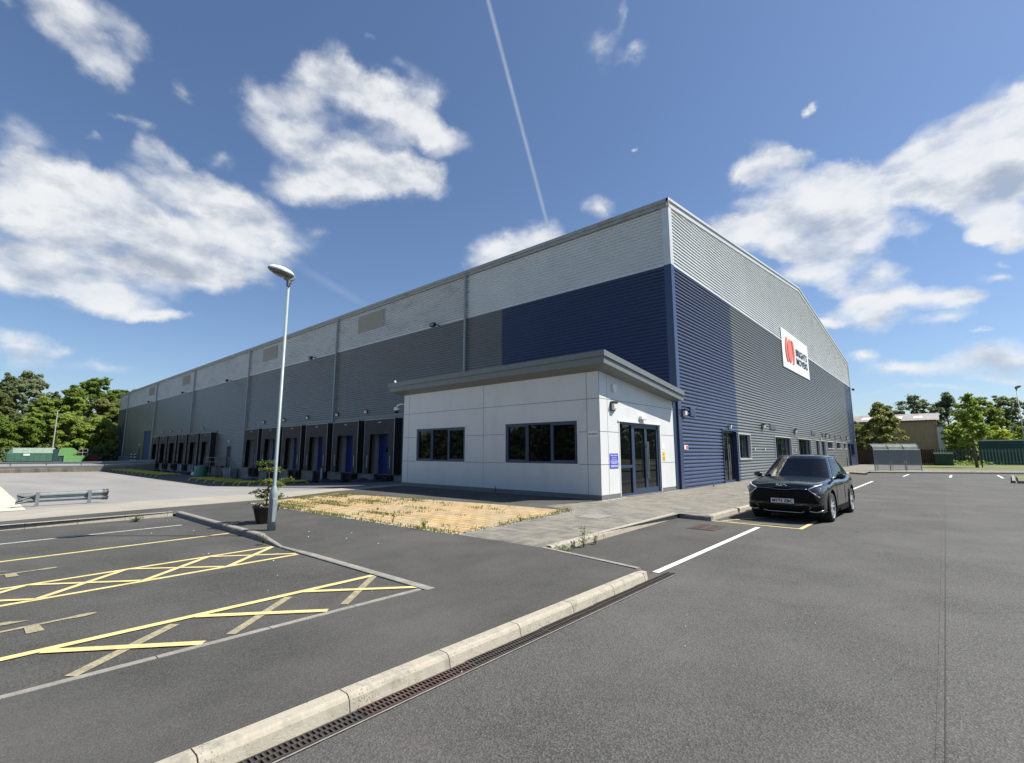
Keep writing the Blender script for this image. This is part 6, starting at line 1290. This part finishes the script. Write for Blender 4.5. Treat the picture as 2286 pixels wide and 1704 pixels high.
for i, (k, x, y, s, where) in enumerate(places):
    sh, lm, H, Wd, base, sd = spec[k]; lab = names[k] + ' ' + where
    if k not in proto: proto[k] = tree('tree', lab, (x, y, -.05), H, Wd, base, sh, lm, sd, 190, 90, .32, group='trees beyond the west end of the yard'); proto[k].scale = (s, s, s)
    else: dup(proto[k], (x, y, -.05), random.Random(i).uniform(0, 6.28), lab, (s, s, s))
# dark undergrowth at the foot of the wood
def under(name, label, x0, y0, x1, y1, n, h, lm, sz=.3, seed=1):
    rnd = random.Random(seed); mb = MB()
    for i in range(n):
        t = rnd.random(); p = Vector((x0 + (x1 - x0) * t + rnd.gauss(0, 1.0), y0 + (y1 - y0) * t + rnd.gauss(0, 1.0), rnd.random() ** 1.3 * h * (.7 + .3 * math.sin(t * 40)))); u = Vector((rnd.gauss(0, 1), rnd.gauss(0, 1), rnd.gauss(0, .6))).normalized(); w = u.cross(Vector((rnd.gauss(0, 1), rnd.gauss(0, 1), rnd.gauss(0, 1)))).normalized(); s = sz * rnd.uniform(.6, 1.3)
        mb.add([p + u * s * .8, p + w * s * .5, p - u * s * .8, p - w * s * .5], [(0, 1, 2, 3)])
    return tag(obj(name, mb, LM[lm], recalc=False), label, 'undergrowth', kind='stuff')
under('undergrowth', 'dense dark undergrowth along the foot of the west trees', -127, -20, -127, 27, 9000, 3.2, 'g3', .34, 3)
under('undergrowth', 'tangled green undergrowth behind the west trees', -142, -20, -142, 36, 14000, 9, 'g3', .5, 4)
under('undergrowth', 'hedge mass beyond the south side of the car park', -150, -46, 30, -46, 26000, 9, 'g3', .8, 14)
under('undergrowth', 'tall hedge mass outside the photo beyond the east side', 24, 118, 80, 105, 9000, 9, 'g3', .6, 15)
# east side
tree('tree', 'bushy green tree standing in front of the brown shed', (-6.7, 88.5, .1), 9.0, 5.8, .5, 'col', 'g6', 21, 130, 80, .24, group=None)
tree('tree', 'small broad olive bush beside the far corner of the warehouse', (-9.8, 90.5, .1), 6.4, 3.6, .3, 'round', 'g6', 22, 40, 110, .26)
tree('tree', 'slender young tree with a pale leaning trunk on the grass verge', (2.45, 72.7, .1), 8.0, 3.3, 2.2, 'cone', 'g2', 23, 40, 70, .2, trunk=.13)
t = thing('tree_stake', 'dark timber stake tied to the slender young tree', 'stake', (2.85, 72.9, .1)); mb = MB(); mb.tube([(0, 0, 0), (0, 0, 1.7)], .06, 6); obj('stake', mb, M['rust'], t, local=True); mb = MB(); mb.tube([(0, 0, 1.4), (-.4, -.2, 1.4)], .03, 6); obj('tie', mb, M['black'], t, local=True)
E_places = [(0, 'g4', 13.3, 9.0, -3.6, 128, 'broad grey green tree behind the roof of the brown shed'), (1, 'g4', 13.8, 8.2, 1.2, 131, 'tall grey green tree just right of the brown shed'), (0, 'g3', 12.2, 9, -9.0, 135, 'darker tree above the left part of the brown roof'),
 (2, 'g1', 12.3, 8.4, 5.4, 124, 'round mid green tree behind the slender tree'), (3, 'g4', 12.6, 8.2, 9.2, 128, 'loose grey green tree above the pale kiosk roof'), (0, 'g3', 10.6, 8.5, 13.6, 120, 'dark tree behind the distant lamp post'), (1, 'g3', 11.5, 9, 18.5, 123, 'dark tree at the right edge of the photo'),
 (2, 'g2', 6.2, 4.6, 1.6, 101, 'low green tree behind the grey palisade'), (3, 'g3', 8, 6, -1.5, 118, 'dark low tree in the gap right of the shed')]
shp = ['round', 'col', 'round', 'fan']
for i, (k, lm, H, Wd, x, y, lab) in enumerate(E_places): tree('tree', lab, (x, y, 0), H, Wd, H * .06, shp[k], lm, 40 + i, 170, 70, .27, group='trees beyond the east car park')
for i, (x, y, H, Wd, lab) in enumerate(((6.0, 99, 5.7, 3.6, 'yellow green shrub behind the left half of the dark kiosk'), (8.4, 100, 5.2, 3.6, 'yellow green shrub behind the right half of the dark kiosk'))): tree('shrub', lab, (x, y, 0), H, Wd, .8, 'round', 'g5', 60 + i, 34, 110, .22, kindname='shrub')
under('undergrowth', 'dark hedge mass behind the palisade fences', 0, 112, 26, 112, 9000, 5.5, 'g3', .35, 7)
under('undergrowth', 'scrubby plants at the foot of the grey palisade', 0.5, 84.5, 3.0, 88, 700, .8, 'g1', .16, 8)
# the car park's surroundings to the south and east, mirrored in glass and paintwork
for i, (x, y, k, s) in enumerate(((-26, -42, 0, .75), (-17, -44, 5, .8), (-38, -40, 1, .8), (-52, -44, 0, .85), (-8, -40, 1, .8), (3, -42, 5, .85), (14, -40, 0, .75), (44, 2, 1, .7), (46, 12, 0, .6), (45, 24, 5, .7), (47, 38, 1, .7), (46, 52, 0, .62), (30, -38, 3, .7), (30, 96, 1, .75), (41, 104, 5, .8), (53, 98, 0, .75))):
    dup(proto[k], (x, y, 0), i * 1.3, names[k] + ' outside the photo on the ' + ('south' if y < -30 else 'east') + ' side of the car park', (s, s, s), 'trees around the car park behind the camera')
# ================================================================== WEEDS, GRAVEL
def tuft(mb, rnd, x, y, z, h, n, spread=.05, w=.006):
    for i in range(n):
        a = rnd.uniform(0, 6.28); b = Vector((x + rnd.gauss(0, spread), y + rnd.gauss(0, spread), z)); d = Vector((math.cos(a), math.sin(a), 0)); hh = h * rnd.uniform(.5, 1.2); q = d.cross(Vector((0, 0, 1))) * w
        t = b + d * hh * rnd.uniform(.2, .7) + Vector((0, 0, hh)); m_ = b.lerp(t, .5) + Vector((0, 0, hh * .15)); mb.add([b - q, b + q, m_ + q, t, m_ - q], [(0, 1, 2, 4), (4, 2, 3)])
rnd = random.Random(12); mb = MB()
def inpatch(u, v): # bilinear over the tan patch
    a, b, c, d = Vector((-7.42, 6.72)), Vector((-16.8, 6.37)), Vector((-18.2, 10.1)), Vector((-7.98, 11.42)); return a.lerp(b, u).lerp(d.lerp(c, u), v)
for i in range(1700):
    u = rnd.random() ** .62; v = rnd.random()
    if math.sin(u * 17 + v * 5) + math.sin(v * 21 - u * 9) + rnd.gauss(0, .8) < .2 + (1 - u) * 1.9: continue
    row = round(v * 9) / 9 + rnd.gauss(0, .008); p = inpatch(u, min(1, max(0, row))); tuft(mb, rnd, p.x, p.y, .122, rnd.uniform(.03, .08), 10, .09, .009)
for i in range(260):  # edges
    if i % 3: u = rnd.random(); v = -.004
    else: u = 0; v = rnd.random()
    p = inpatch(u, v)
    if u > .45 or rnd.random() < .5: tuft(mb, rnd, p.x + rnd.gauss(0, .05), p.y + rnd.gauss(0, .04), .12, rnd.uniform(.03, .09) * (1.25 if u > .55 else 1), 9, .07, .007)
tag(obj('grass', mb, LM['g6'], recalc=False), 'tufts of grass and moss growing in the joints of the tan paving', 'grass', kind='stuff')
mb = MB()
def stone(p, s):
    mb.add([p + Vector((s, 0, 0)), p + Vector((0, s * .8, 0)), p + Vector((-s, 0, 0)), p + Vector((0, -s * .8, 0)), p + Vector((0, 0, s * .9))], [(0, 1, 4), (1, 2, 4), (2, 3, 4), (3, 0, 4)])
for i in range(1500):
    t = rnd.random()
    if i % 5 < 3: p = inpatch(rnd.random(), -.012 + rnd.gauss(0, .006))
    elif i % 5 == 3: p = inpatch(-.004 + rnd.gauss(0, .005), rnd.random())
    else: p = Vector((AX1 + .05 + abs(rnd.gauss(0, .07)), AY0 - .1 + rnd.random() * 1.6)) if rnd.random() < .7 else Vector((AX1 + .06 + abs(rnd.gauss(0, .06)), 19.3 + rnd.random() * 2))
    stone(Vector((p.x, p.y, .121)), rnd.uniform(.008, .02))
for i in range(260): p = inpatch(-.03 + rnd.gauss(0, .05), rnd.uniform(.8, 1.0)); stone(Vector((p.x, p.y, .121)), rnd.uniform(.006, .015))
tag(obj('gravel', mb, M['gravel'], recalc=False), 'pale gravel scattered along the edges of the tan paving and the reception wall', 'gravel', kind='stuff')
mb = MB()
for i in range(70): stone(Vector((rnd.uniform(-15, -.5), rnd.uniform(2.2, 7), .122 if False else .012)), rnd.uniform(.004, .008))
for x, y in ((-9.9, 4.9), (-9.3, 4.6), (-8.6, 5.0), (-9.1, 5.4), (-7.7, 5.1), (-12.9, 2.9), (-12.6, 3.6), (-9.6, 3.0), (-8.2, 3.5)): stone(Vector((x, y, .121 if y > 4.2 else .012)), .013)
tag(obj('grit', mb, M['signw'], recalc=False), 'tiny white grit and petals scattered on the tarmac', 'grit', kind='stuff')
def weed(label, x, y, z, h, r, n, lm, name='weed'):
    t = thing(name, label, 'weed', (x, y, z)); rr = random.Random(int(abs(x * 77 + y * 13))); st = MB(); lf = MB()
    for i in range(n):
        a = rr.uniform(0, 6.28); q = r * rr.random(); hh = h * rr.uniform(.45, 1.0); top = Vector((q * math.cos(a), q * math.sin(a), hh)); st.tube([(0, 0, 0), tuple(top * .5 + Vector((0, 0, .02))), tuple(top)], [.004, .003, .002], 4)
        for k in range(7):
            f = rr.uniform(.25, 1.0); c = top * f; u = Vector((rr.gauss(0, 1), rr.gauss(0, 1), rr.gauss(0, .5))).normalized(); w = u.cross(Vector((0, 0, 1))).normalized(); s = rr.uniform(.02, .04) * (h / .25) ** .5; c = c + u * s
            lf.add([c + u * s, c + w * s * .35, c - u * s, c - w * s * .35], [(0, 1, 2, 3)])
    obj('stem', st, barkm, t, local=True); obj('leaves', lf, LM[lm], t, local=True, recalc=False)
weed('round green weed growing at the foot of the western kerb', -15.35, 3.1, .0, .16, .20, 30, 'g1')
weed('tall straggly weed standing in the kerb gutter by the empty bay', -5.12, 7.75, .0, .42, .16, 9, 'g1'); weed('smaller weed right behind the straggly one along the same kerb', -5.12, 8.15, .0, .22, .14, 8, 'g6')
weed('low spreading weed at the corner of the kerb and the path edging', -5.0, 6.95, .0, .20, .24, 22, 'g1'); weed('upright weed on the front edge of the tan paving', -8.5, 6.75, .12, .24, .14, 14, 'g2'); weed('thin weed at the left part of the tan paving edge', -9.6, 6.72, .12, .30, .08, 6, 'g6')
weed('small weed hanging over the end of the dark kerb', -9.75, 3.95, .03, .14, .10, 12, 'g6'); weed('reddish weed at the edge between tan and grey paving', -7.62, 8.9, .12, .16, .12, 10, 'g6'); weed('weed at the far right corner of the tan paving', -7.9, 11.2, .12, .14, .2, 12, 'g6')
weed('dry weed growing against the shaded reception wall', -13.6, 14.35, .12, .35, .06, 6, 'g6'); weed('small plant in the block paving near the blue cladding', -8.35, 23.8, .12, .2, .08, 6, 'g6')
for o in bpy.data.objects:
    if o.type == 'MESH' and o.name.split('.')[0] in ('foliage',): pass
